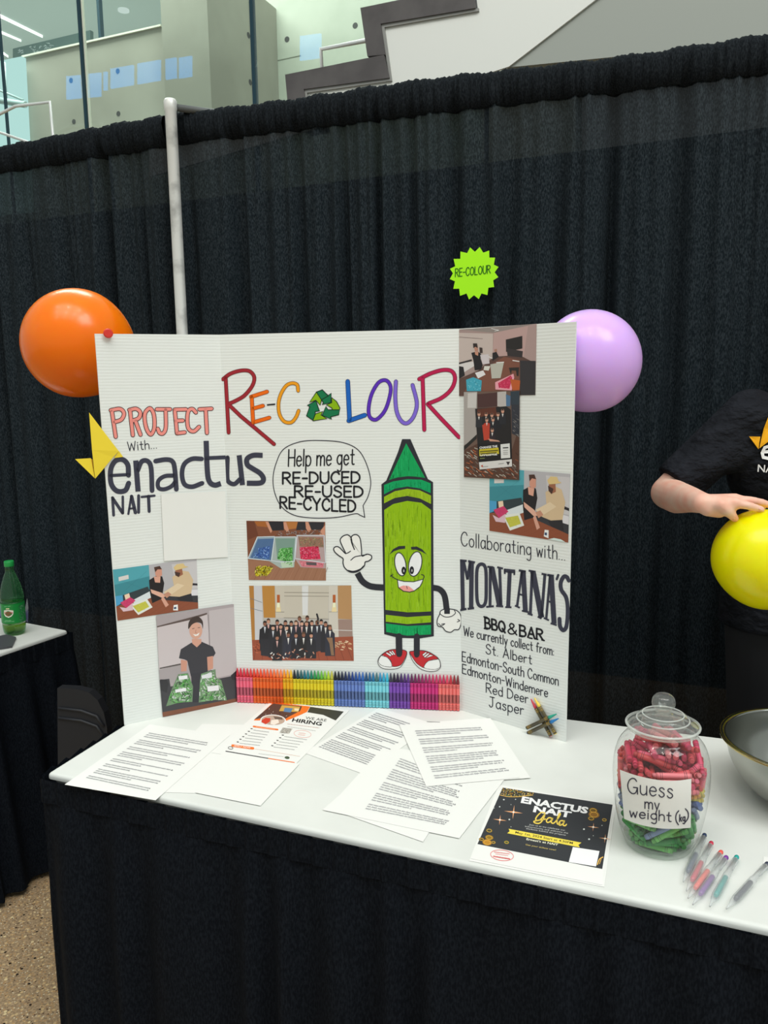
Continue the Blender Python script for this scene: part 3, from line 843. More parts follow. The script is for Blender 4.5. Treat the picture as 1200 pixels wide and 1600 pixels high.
# recycling loop in place of the O
ik.cr = (470, 600, 17.143)
DG, LG, ED = '17734a', '86b011', '14301f'
for col, p in ((LG, '235,490 420,215 580,155 735,320 560,420 520,565 405,435'), (DG, '420,215 575,155 735,310 815,250 805,500 575,550 610,500 550,420'),
               (LG, '830,365 960,470 1050,640 1040,690 850,690 830,640 690,560 830,500'), (DG, '1045,680 1015,825 800,880 825,945 575,840 675,605 730,690 1040,690'),
               (DG, '180,570 405,450 500,720 385,740 390,800 325,970 155,855 240,610'), (LG, '325,975 395,800 590,735 545,830 700,930 330,985')):
    P_ = PW(p)
    ik.fill(P_, col, 2); ik.stroke(P_, 22, ED, 3, closed=True)
ik.build('title_lettering', PANC)

# PROJECT, With..., the name and NAIT
ik = Ink(PLb, (140, 620, 4), .0004)
ik.outlined([(PW('138,84 163,250'), 0, 0), (PW('132,84 190,76 215,104 198,142 155,158'), 1, 0), (PW('252,82 270,240'), 0, 0), (PW('248,82 290,75 316,97 308,132 268,150'), 1, 0), (PW('286,150 318,237'), 0, 0),
             (PW('375,72 347,100 345,150 358,205 382,235 403,200 405,140 396,95'), 1, 1), (PW('420,78 503,78'), 0, 0), (PW('475,80 476,190 460,227 438,226 426,200'), 1, 0),
             (PW('532,82 546,228'), 0, 0), (PW('532,80 602,78'), 0, 0), (PW('538,150 582,148'), 0, 0), (PW('546,228 594,222'), 0, 0), (PW('664,98 642,76 618,88 610,140 618,198 650,216 684,188'), 1, 0),
             (PW('686,78 762,74'), 0, 0), (PW('725,78 733,226'), 0, 0)], 19, 'f08f86', '4a2c30', 4.5)
ik.write('With...', (240, 338), (420, 322), 56, 5.5, DK, up=(-.08, -1))
E5 = 33
ik.stroke(PW('132,492 243,486'), 20, NAVY)
ik.stroke(PW('243,490 238,425 205,392 160,402 132,455 134,540 170,588 222,585 244,540'), 32, NAVY, smooth=True)
ik.stroke(PW('288,398 303,592'), E5, NAVY, cap=False); ik.stroke(PW('300,460 325,405 362,402 384,445 390,586'), 30, NAVY, smooth=True)
ik.stroke(PW('412,402 475,392 515,402 531,445 542,578'), 30, NAVY, smooth=True); ik.stroke(PW('530,492 470,496 430,525 430,568 465,578 510,560 536,530'), 26, NAVY, smooth=True)
ik.stroke(PW('700,388 640,388 592,420 577,480 592,545 640,562 703,540'), 29, NAVY, smooth=True)
ik.stroke(PW('728,275 736,470 750,532 782,552 820,542'), 33, NAVY, smooth=True, cap=False); ik.stroke(PW('722,384 852,378'), 24, NAVY, cap=False)
ik.stroke(PW('150,740 143,630'), 18, NAVY); ik.stroke(PW('143,632 206,726'), 20, NAVY); ik.stroke(PW('208,726 207,624'), 16, NAVY)
ik.stroke(PW('242,732 260,622'), 14, NAVY); ik.stroke(PW('262,622 286,724'), 22, NAVY); ik.stroke(PW('248,700 282,695'), 12, NAVY)
ik.stroke(PW('306,618 306,722'), 19, NAVY); ik.stroke(PW('325,626 405,618'), 15, NAVY); ik.stroke(PW('368,622 372,716'), 20, NAVY)
ik.build('name_lettering', PANL)
ik = Ink(PC, (140, 620, 4), .0004)
ik.stroke(PW('858,378 868,378'), 22, NAVY, cap=False)
ik.stroke(PW('862,380 860,490 868,530 905,545 940,515'), 28, NAVY, smooth=True); ik.stroke(PW('935,365 956,552'), 32, NAVY, cap=False)
ik.stroke(PW('1082,366 1022,366 985,388 987,425 1022,450 1066,478 1087,512 1068,538 983,540'), 32, NAVY, smooth=True, cap=False)
ik.build('name_lettering', PANC)

# speech bubble
ik = Ink(PC, (340, 560, 3), .0004)
ik.stroke(PW('690,745 668,735 645,728 560,745 450,748 360,735 300,695 268,630 260,560 275,490 310,425 390,390 490,385 590,395 660,430 700,500 718,580 706,645 682,690'), 4, DK, smooth=True)
ik.stroke(PW('682,690 690,745'), 4, DK)
ik.write('Help me get', (332, 506), (640, 498), 78, 6.5, BLKI, up=(.03, -1))
ik.write('RE-DUCED', (306, 588), (666, 584), 53, 9, BLKI, up=(0, -1))
ik.write('RE-USED', (362, 648), (680, 650), 50, 9, BLKI, up=(0, -1))
ik.write('RE-CYCLED', (294, 702), (646, 720), 54, 9, BLKI, up=(0, -1))
ik.build('speech_bubble', PANC)

# hand-drawn crayon figure
ik = Ink(PC, (500, 670, 4.104), .0004)
BK = '2f3036'
ik.stroke(PW('240,925 270,975 310,1004 350,1014 410,1018'), 40, BK, 1, True, cap=False)
ik.stroke(PW('722,1018 768,1030 800,1075 815,1185'), 38, BK, 1, True)
ik.stroke(PW('506,1330 508,1436'), 42, BK, 5); ik.stroke(PW('621,1330 621,1446'), 38, BK, 5)
ik.fill(PW('527,66 580,66 608,130 692,322 725,342 730,1330 640,1344 500,1340 412,1316 394,356 425,332 500,150'), BK, 2)
def streaks(poly, base, c2, n, seed, lay):
    xs = [p[0] for p in poly]; ys = [p[1] for p in poly]
    ik.fill(poly, base, lay)
    rg = random.Random(seed)
    for _ in range(n):
        x = rg.uniform(min(xs) + 6, max(xs) - 6)
        col = [p for p in poly]
        def span(x):
            r = []
            for a, b in zip(poly, poly[1:] + poly[:1]):
                if (a[0] - x) * (b[0] - x) < 0: r.append(a[1] + (b[1] - a[1]) * (x - a[0]) / (b[0] - a[0]))
            return (min(r), max(r)) if len(r) >= 2 else None
        s_ = span(x)
        if not s_ or s_[1] - s_[0] < 14: continue
        y = rg.uniform(s_[0] + 3, s_[1] - 6); y2 = min(s_[1] - 3, y + rg.uniform(10, 110))
        ik.stroke([(x, y), (x + rg.uniform(-2, 2), y2)], rg.uniform(2.5, 5), rg.choice(c2), lay + 1, cap=False)
streaks(PW('553,92 674,314 610,306 560,304 500,311 443,328'), '129a55', ['0f8a4b', '20ad63', '16a05c'], 60, 1, 3)
streaks(PW('411,360 470,337 560,323 650,326 710,350 710,412 640,382 560,370 480,383 411,420'), '0f9a5b', ['0d8c52', '1ca868'], 50, 2, 3)
streaks(PW('411,436 480,400 560,384 640,394 712,428 712,482 640,446 560,430 480,443 411,478'), '93b41c', ['86a815', 'a2c22a'], 40, 3, 3)
streaks(PW('412,520 470,482 560,462 650,474 712,520 712,1170 640,1174 560,1176 420,1160'), '8db512', ['7fa90c', '9cc420', '84ae16', '95bd2c'], 330, 4, 3)
streaks(PW('422,1192 560,1207 712,1197 712,1240 560,1252 422,1236'), '8db51a', ['7fa915', '9cc42c'], 30, 5, 3)
streaks(PW('422,1247 560,1264 712,1257 712,1318 560,1326 425,1302'), '129a58', ['0f8a4b', '20ad63'], 50, 6, 3)
ik.fill(PW('445,806 468,772 505,752 546,750 546,768 510,772 475,784'), BK, 6); ik.fill(PW('583,757 620,754 655,772 684,804 650,786 615,774 586,774'), BK, 6)
for cx, cy, rx, ry, ro, px_, py_ in ((516, 868, 35, 75, -.18, 537, 908), (611, 866, 41, 80, .2, 589, 906)):
    ik.fill(ell(cx, cy, rx, ry, ro), 'efeee9', 6); ik.stroke(ell(cx, cy, rx, ry, ro), 6, BK, 7, closed=True)
    ik.fill(ell(px_, py_, 14, 25, 0), '202024', 8); ik.fill(ell(px_ + 1, py_ + 2, 4, 9, 0), 'b8b8b8', 9)
mouth = PW('497,968 540,978 600,980 662,964 655,985 640,1012 605,1038 575,1046 535,1040 503,1016')
ik.fill(mouth, 'f0eeea', 6); ik.fill(PW('504,1016 535,1004 570,1008 606,1037 575,1046 535,1040'), 'ee9d96', 7); ik.stroke(mouth, 5, BK, 8, closed=True)
ik.stroke(PW('556,1008 560,1024'), 4, BK, 8)
ik.stroke(PW('452,946 458,938 468,934'), 5, BK, 7); ik.stroke(PW('455,940 475,955 500,968'), 5, BK, 7, True); ik.stroke(PW('660,966 668,950 664,938 650,934'), 5, BK, 7, True)
gl = PW('148,832 120,812 96,790 88,768 104,755 126,762 165,800 140,745 130,712 148,688 178,680 200,700 208,740 222,776 204,732 200,700 212,682 238,680 258,706 266,770 270,815 300,804 328,812 330,832 310,848 290,854 282,882 240,915 195,918 160,892 148,860')
ik.fill(gl, 'e9e8e3', 2); ik.stroke(gl, 7, BK, 3, True, True)
ik.stroke(PW('165,800 180,795 196,784'), 6, BK, 4); ik.stroke(PW('198,842 222,822 250,815 300,806'), 6, BK, 4, True); ik.stroke(PW('180,908 215,914 258,900 280,880'), 8, BK, 4, True)
fi = PW('768,1188 752,1225 756,1262 786,1272 806,1296 838,1304 862,1288 890,1285 905,1245 902,1195 878,1166 840,1156 800,1156 774,1168')
ik.fill(fi, 'e9e8e3', 2); ik.stroke(fi, 6, BK, 3, True, True)
ik.stroke(PW('768,1185 800,1205 840,1203 868,1182 862,1164'), 5, BK, 4, True); ik.stroke(PW('760,1248 778,1262 800,1250 780,1252'), 5, BK, 4, True); ik.stroke(PW('884,1222 896,1230 880,1238'), 5, BK, 4, True)
ik.stroke(PW('815,1150 815,1186'), 36, BK, 5, cap=False)
ik.cr = (580, 980, 10)
for s_ in (0, 1):
    if s_ == 0:
        sole, up_, toe = PW('105,520 150,440 250,370 350,345 480,350 555,380 545,470 490,580 430,635 300,655 180,640 120,590'), PW('165,442 250,372 350,347 480,350 555,382 535,470 460,590 330,610 310,530 240,465'), PW('160,445 240,465 300,530 325,610 240,615 150,585 115,525')
        lac = ['225,400 250,390 320,430 300,455', '275,380 300,372 350,420 335,440', '315,368 335,362 380,425 362,432']
    else:
        sole, up_, toe = PW('600,385 650,370 760,360 870,375 980,430 1060,500 1085,580 1075,640 1000,685 880,685 760,640 670,550 620,460'), PW('602,388 650,372 760,362 870,378 980,432 1045,492 900,525 840,580 820,630 720,570 645,470'), PW('1045,498 900,525 845,580 830,632 920,655 1010,655 1070,625 1078,570')
        lac = ['800,425 850,385 875,395 815,450', '820,455 890,400 915,410 840,475', '850,480 920,425 970,440 860,480']
    ik.fill(sole, 'eceae6', 2, True); ik.fill(up_, 'c03036', 3, True); ik.fill(toe, 'ecebe7', 4, True)
    for q in (sole, up_, toe): ik.stroke(q, 8, '3a3438', 4, True, True)
    for q in lac: ik.fill(PW(q), 'f1f0ec', 5); ik.stroke(PW(q), 5, '4a3438', 6, closed=True)
ik.stroke(PW('438,150 438,418'), 95, BK, 7, cap=True); ik.stroke(PW('715,165 712,430'), 86, BK, 7, cap=True)
ik.build('crayon_figure_drawing', PANC)

# right panel writing
ik = Ink(PRb, (700, 720, 5.714), .0004)
ik.write('Collaborating with...', (118, 756), (1046, 890), 122, 8.5, DK, up=(0, -1))
V = lambda w, *L: [ik.stroke(PW(q), w, NAVY, 1, cap=False) for q in L]
V(36, '126,888 134,1328'); V(40, '212,900 207,1312'); V(24, '140,895 176,1060', '198,905 174,1060'); V(20, '98,888 168,894', '180,895 242,908', '103,1335 166,1322', '176,1322 234,1314')
ik.stroke(PW('300,922 262,960 256,1110 264,1260 300,1300 336,1260 342,1110 336,960'), 30, NAVY, 1, True, True)
V(26, '378,948 376,1296', '462,960 474,1292'); V(46, '392,950 460,1290'); V(18, '352,945 405,950', '440,950 492,962', '342,1304 410,1298', '430,1296 494,1300')
V(34, '502,978 600,988'); V(36, '552,985 538,1302'); V(16, '512,1306 568,1308', '506,965 508,1010', '594,985 592,1020')
V(22, '660,988 618,1296'); V(44, '672,980 692,1345'); V(16, '636,1190 684,1204', '598,1292 642,1312', '660,1338 722,1352'); V(20, '632,978 696,990')
V(26, '752,985 736,1366', '866,1012 836,1390'); V(50, '758,985 836,1400'); V(18, '720,980 776,990', '836,1008 882,1018', '712,1362 756,1378', '802,1390 836,1408')
V(22, '912,1025 878,1408'); V(46, '922,1020 948,1455'); V(16, '888,1250 936,1268', '856,1402 902,1424', '916,1450 972,1468'); V(20, '886,1018 946,1028')
ik.stroke(PW('985,1020 972,1056'), 22, NAVY)
ik.stroke(PW('1080,1070 1062,1038 1035,1034 1008,1085 1012,1150 1056,1222 1070,1330 1060,1470 1032,1512 1002,1480 996,1410'), 36, NAVY, 1, True)
ik.cr = (700, 950, 5.714)
ik.write('BBQ', (334, 178), (510, 215), 92, 17, BLKI, up=(-.04, -1)); ik.write('&', (536, 226), (614, 240), 92, 13, BLKI, up=(0, -1)); ik.write('BAR', (642, 246), (848, 286), 92, 17, BLKI, up=(0, -1))
for q in ('325,182 352,188', '400,190 420,196', '322,78 350,84', '640,250 665,256', '725,266 752,272', '776,274 802,280', '838,284 860,290', '636,150 660,155'): ik.stroke(PW(q), 14, BLKI)
for t, a, b, h in (('We currently collect from:', (142, 244), (945, 424), 82), ('St. Albert', (340, 405), (748, 502), 84), ('Edmonton-South Common', (128, 475), (985, 692), 86), ('Edmonton-Windemere', (130, 582), (890, 796), 82), ('Red Deer', (342, 752), (716, 852), 84), ('Jasper', (368, 880), (675, 955), 90)):
    ik.write(t, a, b, h, 8.5, DK, up=(0, -1))
ik.build('partner_lettering', PANR)

# ================================================================ prints stuck on the board
def picture(name, label, surf, crop, quad, base, layer, draw, group='photo prints on the display board', cat='photo'):
    """a real sheet with its printed picture; quad in crop pixels, top left first"""
    ik = Ink(surf, crop, layer + .0004, .0001)
    q = [surf.at(ik.px(p), layer + .0001) for p in PW(quad)]
    ik.mb.slab(q, surf.n * .00025, C(base))
    draw(ik)
    o = ik.mb.build(name, GLOSSY_PRINT)
    return tag(o, label, cat, group)
def F(ik, lay, *items):
    for col, pts in items: ik.fill(PW(pts), col, lay)
def Ls(ik, lay, w, col, *items, sm=False):
    for pts in items: ik.stroke(PW(pts), w, col, lay, sm, cap=False)
def speck(ik, poly, cols, n, w, ln, seed, lay, ang=None):
    rg = random.Random(seed); P_ = PW(poly)
    xs = [p[0] for p in P_]; ys = [p[1] for p in P_]
    k = 0
    while k < n:
        x, y = rg.uniform(min(xs), max(xs)), rg.uniform(min(ys), max(ys))
        ins = False
        for a, b in zip(P_, P_[1:] + P_[:1]):
            if (a[1] > y) != (b[1] > y) and x < a[0] + (b[0] - a[0]) * (y - a[1]) / (b[1] - a[1]): ins = not ins
        k += 1
        if not ins: continue
        t = ang + rg.uniform(-.3, .3) if ang is not None else rg.uniform(0, PI)
        x2, y2 = x + math.cos(t) * ln, y + math.sin(t) * ln
        ins = False
        for a, b in zip(P_, P_[1:] + P_[:1]):
            if (a[1] > y2) != (b[1] > y2) and x2 < a[0] + (b[0] - a[0]) * (y2 - a[1]) / (b[1] - a[1]): ins = not ins
        if not ins: continue
        ik.stroke([(x, y), (x2, y2)], w, rg.choice(cols), lay, cap=False)

# --- meeting room photo, top right
def d_meeting(ik):
    F(ik, 1, ('a48c88', '66,132 270,140 265,345 66,345'), ('c3b4ae', '66,150 265,155 262,300 66,330'), ('b99a96', '270,150 520,98 517,330 262,290'), ('8f8580', '66,131 520,98 270,150'), ('a9908c', '470,110 520,100 516,330 440,320'))
    F(ik, 2, ('5b4139', '66,420 180,370 270,290 420,280 515,330 513,515 66,520'), ('7b4d3d', '200,370 330,290 420,310 420,495 95,495 '), ('332f32', '424,312 515,315 513,514 424,514'), ('d9d5d4', '66,330 150,318 155,345 66,400'))
    F(ik, 3, ('26211f', '340,190 437,168 437,242 342,262'), ('332c2c', '345,240 440,258 436,295 350,285'), ('211d20', '66,345 92,350 100,400 66,420'), ('2a2526', '66,325 140,305 142,315 66,335'))
    Ls(ik, 3, 2, '6f5a56', '66,175 205,185')
    F(ik, 4, ('1b181b', '138,268 175,258 196,275 192,300 205,340 195,365 158,370 150,310'), ('c58f78', '158,262 180,258 178,285 162,278'), ('b98571', '152,225 175,222 178,255 160,260'), ('2e2320', '148,212 172,212 176,240 162,232 150,240'), ('3c2e2a', '185,235 203,238 205,268 188,270'), ('201c1e', '262,268 285,262 300,290 262,315'), ('a67a66', '272,248 288,244 288,262 275,262'))
    F(ik, 5, ('cfc7cb', '190,280 240,275 245,330 205,335'), ('e3e1e3', '160,385 208,370 222,395 178,418'), ('b9b9ae', '250,335 330,320 310,415 258,418'), ('d9d8d0', '215,345 250,345 240,372 210,368'), ('41a5bd', '108,425 150,410 200,430 195,492 112,492'), ('e7a0ad', '278,440 385,390 390,410 375,488 280,482'), ('c72a54', '295,445 370,400 378,415 362,478 300,472'), ('bb5a28', '365,420 425,430 420,485 380,488'), ('2a2522', '358,355 418,352 415,405 405,402 400,372 375,370 370,395'))
    speck(ik, '295,445 370,400 378,415 362,478 300,472', ['e0507a', 'a01c40', 'f07c9a'], 60, 2, 8, 1, 6)
    speck(ik, '110,425 195,425 195,490 112,490', ['5ec4d6', '2b8aa4', '8fd8e4'], 50, 2, 9, 2, 6)
    Ls(ik, 6, 5, 'e6e6e6', '285,325 330,322', '380,312 420,318', '240,290 262,300'); Ls(ik, 6, 3, 'efefef', '255,125 300,135', '275,140 300,136')
picture('photo_print', 'photo print of a meeting room with a wall screen, topmost on the right panel', PRb, (700, 480, 3.75), '71,131 520,97 513,515 71,522', 'a89490', .0003, d_meeting)

# --- the pair sorting crayons (printed twice)
def pair(ik, T, full):
    def f(lay, col, pts): ik.fill([T(p) for p in PW(pts)], col, lay)
    def s(lay, w, col, pts): ik.stroke([T(p) for p in PW(pts)], w, col, lay, cap=False)
    f(1, '4fa0ad', '0,0 45,0 43,60 0,62'); f(1, '3b8793', '0,30 44,22 43,60 0,62'); f(1, 'b3b0b4', '43,0 100,0 100,75 43,58'); f(1, 'c6c2c4', '70,5 100,5 100,60 75,58')
    s(2, 1, '2d6a78', '5,20 40,50'); s(2, 1, '2d6a78', '40,12 8,48'); f(2, 'd5d0cd', '6,16 18,14 18,22 6,24'); f(2, '2c3a40', '0,55 40,42 44,60 0,72')
    f(2, 'd9d6da', '90,60 100,62 100,84 84,80'); f(3, '26222a', '86,45 100,50 100,54 86,50')
    f(2, '8a4b33', '0,72 45,62 100,84 100,100 0,100'); f(2, '33343a', '42,62 100,74 100,88 56,72')
    for k in range(7): s(3, .9, '6d3724', '%d,%d %d,%d' % (2 + k * 12, 98, 30 + k * 12, 78))
    f(3, '4a9cc8', '0,52 9,52 9,66 0,72'); f(3, 'e8cdb2', '11,52 17,50 18,60 12,62'); f(3, 'd5dde0', '18,66 42,52 44,64 26,74')
    f(4, 'c9386a', '5,66 18,58 24,66 12,78'); f(4, 'd8b9c4', '4,74 12,78 20,70 20,84 8,84'); f(3, 'dfe2dc', '16,72 38,66 44,84 26,95'); f(4, 'c3c04a', '20,76 36,70 40,82 26,90')
    rg = random.Random(7)
    for _ in range(40):
        x, y = rg.uniform(20, 38), rg.uniform(74, 87); s(5, .9, rg.choice(['d8d23c', 'a8a434', 'e8e48a', '8a8430']), '%f,%f %f,%f' % (x, y, x + rg.uniform(-2, 2), y + rg.uniform(-2, 2)))
        x, y = rg.uniform(7, 20), rg.uniform(63, 74); s(5, .9, rg.choice(['e06a94', '9c2450']), '%f,%f %f,%f' % (x, y, x + rg.uniform(-2, 2), y + rg.uniform(-2, 2)))
    f(3, '1d1a1f', '42,30 50,24 58,26 60,40 56,70 44,76 42,55'); f(4, 'd7a08c', '48,24 56,26 55,38 49,36'); f(4, 'cf937f', '50,10 58,10 58,24 53,27 50,22'); f(5, '4a3028', '49,6 56,5 58,12 53,11 50,16')
    f(5, 'dcab97', '43,48 56,58 62,66 56,68 44,56'); f(5, 'd39c88', '58,66 64,84 60,88 55,70')
    f(3, 'cfb592', '70,30 82,20 90,24 95,42 92,68 80,72 68,68 60,64 72,54'); f(4, 'dcc6a6', '58,58 76,44 84,50 66,66'); f(4, '9a6249', '74,14 82,14 83,28 77,32 74,26'); f(5, '47302a', '73,20 80,24 78,32 74,28'); f(5, 'd8bd84', '72,12 76,6 84,6 86,12 90,14 84,16 74,18'); f(5, 'c08a72', '58,62 64,58 68,64 62,70')
    f(4, '26262c', '74,72 92,68 94,84 78,80'); f(4, 'eeeae8', '70,86 75,86 75,98 69,96'); f(5, '394a6a', '70,90 73,90 73,94 70,94')
def quadmap(q):
    a, b, c, d = [Vector(p) for p in PW(q)]
    return lambda p: tuple(a.lerp(b, p[0] / 100).lerp(d.lerp(c, p[0] / 100), p[1] / 100))
q = '372,62 1092,116 1075,730 372,624'
def d_pair1(ik, q=q):
    pair(ik, quadmap(q), True); ik.fill(PW('895,700 950,688 1010,700 1050,724 1000,718 '), 'cfe0dc', 6)
picture('photo_print', 'photo print of two people sorting crayons, lowest on the right panel above Collaborating', PRb, (700, 720, 5.714), q, 'a0a8ac', .0003, d_pair1)
q2 = '80,150 735,63 748,453 118,549'
picture('photo_print', 'photo print of two people sorting crayons, on the left panel under the blank white card', PLb, (160, 860, 5), q2, 'a0a8ac', .0003, lambda ik: pair(ik, quadmap(q2), True))

# --- poster stand photo
def d_poster(ik):
    F(ik, 1, ('a7a09c', '97,497 175,495 172,760 97,810'), ('4a2e2c', '175,510 293,500 293,580 178,590'), ('b9b3b0', '293,497 345,493 345,590 293,580'), ('4b6f93', '343,510 370,520 368,580 345,580'), ('2f3a44', '370,495 423,490 421,570 372,575'), ('c9c5c2', '120,505 172,500 168,590 118,590'))
    F(ik, 1, ('54372b', '97,840 175,800 380,830 421,700 420,1012 97,995'), ('31323a', '375,570 422,570 421,760 378,740'), ('22211f', '97,815 172,745 172,770 97,840'))
    speck(ik, '97,850 185,800 185,940 380,930 420,760 420,1005 97,990', ['b8b4a8', '8a4a30', '3c241c', '76706a', 'b8643a'], 330, 4, 22, 3, 2, .55)
    speck(ik, '380,600 420,600 420,760 385,740', ['5a5a60', '8a8480', '2a2a30'], 40, 3, 14, 5, 2, .6)
    F(ik, 3, ('1f1b1c', '163,595 345,580 372,600 380,935 187,950'), ('5c2f20', '175,598 285,585 290,640 250,625 180,650'), ('141214', '180,800 375,793 378,890 185,908'))
    for k, (x, y, top) in enumerate(((186, 625, '2a2a30'), (228, 628, '1d1d22'), (262, 632, '26262c'), (298, 628, '1a1a20'), (325, 608, '222228'), (232, 660, 'b03424'), (268, 658, '1e1e24'), (264, 720, '2a2026'))):
        ik.fill([(x - 20, y + 78), (x - 18, y + 22), (x, y + 13), (x + 18, y + 22), (x + 20, y + 78)], top, 4); ik.fill(ell(x, y, 9, 13), 'c99680', 5); ik.fill(PW('%d,%d %d,%d %d,%d' % (x - 5, y + 16, x + 5, y + 16, x, y + 36)), 'd9d4d0', 5); ik.fill([(x - 9, y - 3), (x, y - 15), (x + 9, y - 3)], '2b201c', 6)
    F(ik, 4, ('b8402c', '205,690 245,680 248,775 215,780'), ('c99680', '240,770 300,780 310,788 250,785'), ('cdbb28', '188,833 300,822 304,858 188,872'), ('dcdcda', '312,803 366,797 369,882 315,886'), ('d8d6d4', '186,908 378,890 380,932 190,950'))
    ik.typed('CHANGE THE', (190, 830), (295, 820), 13, 'f0f0f0', 6, .03); ik.typed('CHALLENGE', (192, 872), (293, 866), 15, 'f0f0f0', 6, .03)
    Ls(ik, 6, 8, '6a6418', '192,846 298,838', '192,860 290,852'); Ls(ik, 6, 3, '8a8a8a', '328,840 356,838', '328,852 356,850', '328,862 356,860', '205,935 240,932', '300,918 332,914'); Ls(ik, 6, 6, '2a2a2a', '326,824 358,822')
    F(ik, 6, ('2a2226', '345,905 368,905 357,926'), ('c0502c', '196,930 208,922 210,938'))
    Ls(ik, 6, 4, '7d8a50', '192,886 220,884')
picture('photo_print', 'photo print of a group poster standing on patterned carpet, middle of the right panel', PRb, (700, 480, 3.75), '97,497 423,489 420,1012 97,995', '6a544a', .0022, d_poster)

# --- young person holding two bags
def d_bags(ik):
    F(ik, 1, ('a89da0', '418,510 1025,418 1058,1180 470,1298'), ('c7bcbe', '425,600 690,540 815,495 835,720 840,860 600,890 440,930'), ('bdb3b5', '830,470 1028,440 1045,960 850,1000'), ('a39a9c', '440,930 610,890 640,1060 445,1010'), ('5a4a46', '425,590 690,520 815,485 815,498 690,540 425,600'), ('504846', '445,915 610,880 610,892 445,925'))
    F(ik, 2, ('3c3b40', '445,1010 520,1000 530,1060 700,1040 1055,970 1058,1180 470,1298'), ('7c4a35', '466,1262 1058,1150 1058,1180 470,1298'), ('2c2b30', '450,1005 500,1005 515,1040 500,1110 455,1090'), ('2c2b30', '1000,975 1045,935 1050,1010 1010,1010'))
    Ls(ik, 2, 5, '8a8082', '825,500 838,860')
    F(ik, 3, ('34333a', '595,840 610,770 690,720 775,712 860,750 882,800 850,850 818,830 822,960 690,985 660,860 640,850'), ('2f2e36', '690,960 820,940 830,1180 700,1185'), ('c8907c', '610,850 660,860 655,940 612,945'), ('c8907c', '815,830 862,822 862,920 820,935'), ('cf9a86', '695,690 770,690 770,720 735,755 700,725'))
    ik.fill(ell(727, 625, 50, 65), 'd2a08c', 4); ik.fill(PW('668,610 672,560 700,525 745,515 780,550 782,610 770,570 735,560 700,575 680,600'), '3d2f2b', 5, True)
    Ls(ik, 6, 4, '4a342e', '698,610 716,606', '742,602 760,600'); ik.fill(PW('702,650 730,655 756,640 745,662 722,668'), 'f0e6e2', 6); Ls(ik, 6, 3, 'a8705e', '728,618 724,640 734,642')
    for pts in ('590,965 665,955 705,1060 700,1180 600,1185 495,1215 540,1080', '770,960 880,925 885,990 925,1010 970,1170 880,1165 750,1185 760,1010'):
        F(ik, 4, ('6d8a68', pts)); speck(ik, pts, ['4f9a48', 'a9b8a8', '2f6a34', '86c07a', 'd4dcd4', '47534a', '5fae50'], 260, 6, 30, len(pts), 5)
    F(ik, 6, ('e8e6ea', '590,980 660,972 662,1000 596,1010'), ('e8e6ea', '565,1085 650,1070 652,1095 568,1108'), ('e8e6ea', '815,1060 905,1050 908,1090 820,1100'), ('dcdce0', '770,975 850,950 855,990 775,1000'))
picture('photo_print', 'photo print of a dark-shirted person lifting two bags, low on the left panel', PLb, (160, 860, 5), '418,508 1014,418 1043,1183 470,1299', 'a89da0', .0022, d_bags)

# --- blank card over the printed code square
cardp = MB(); cr = lambda x, y: PLb.at((140 + x / 4, 620 + y / 4), .0022)
cardp.slab([cr(445, 606), cr(846, 590), cr(862, 1000), cr(464, 1025)], PLb.n * .0004)
tag(cardp.build('paper_card', PAPER), 'blank white square card glued below the name lettering on the left panel', 'card')

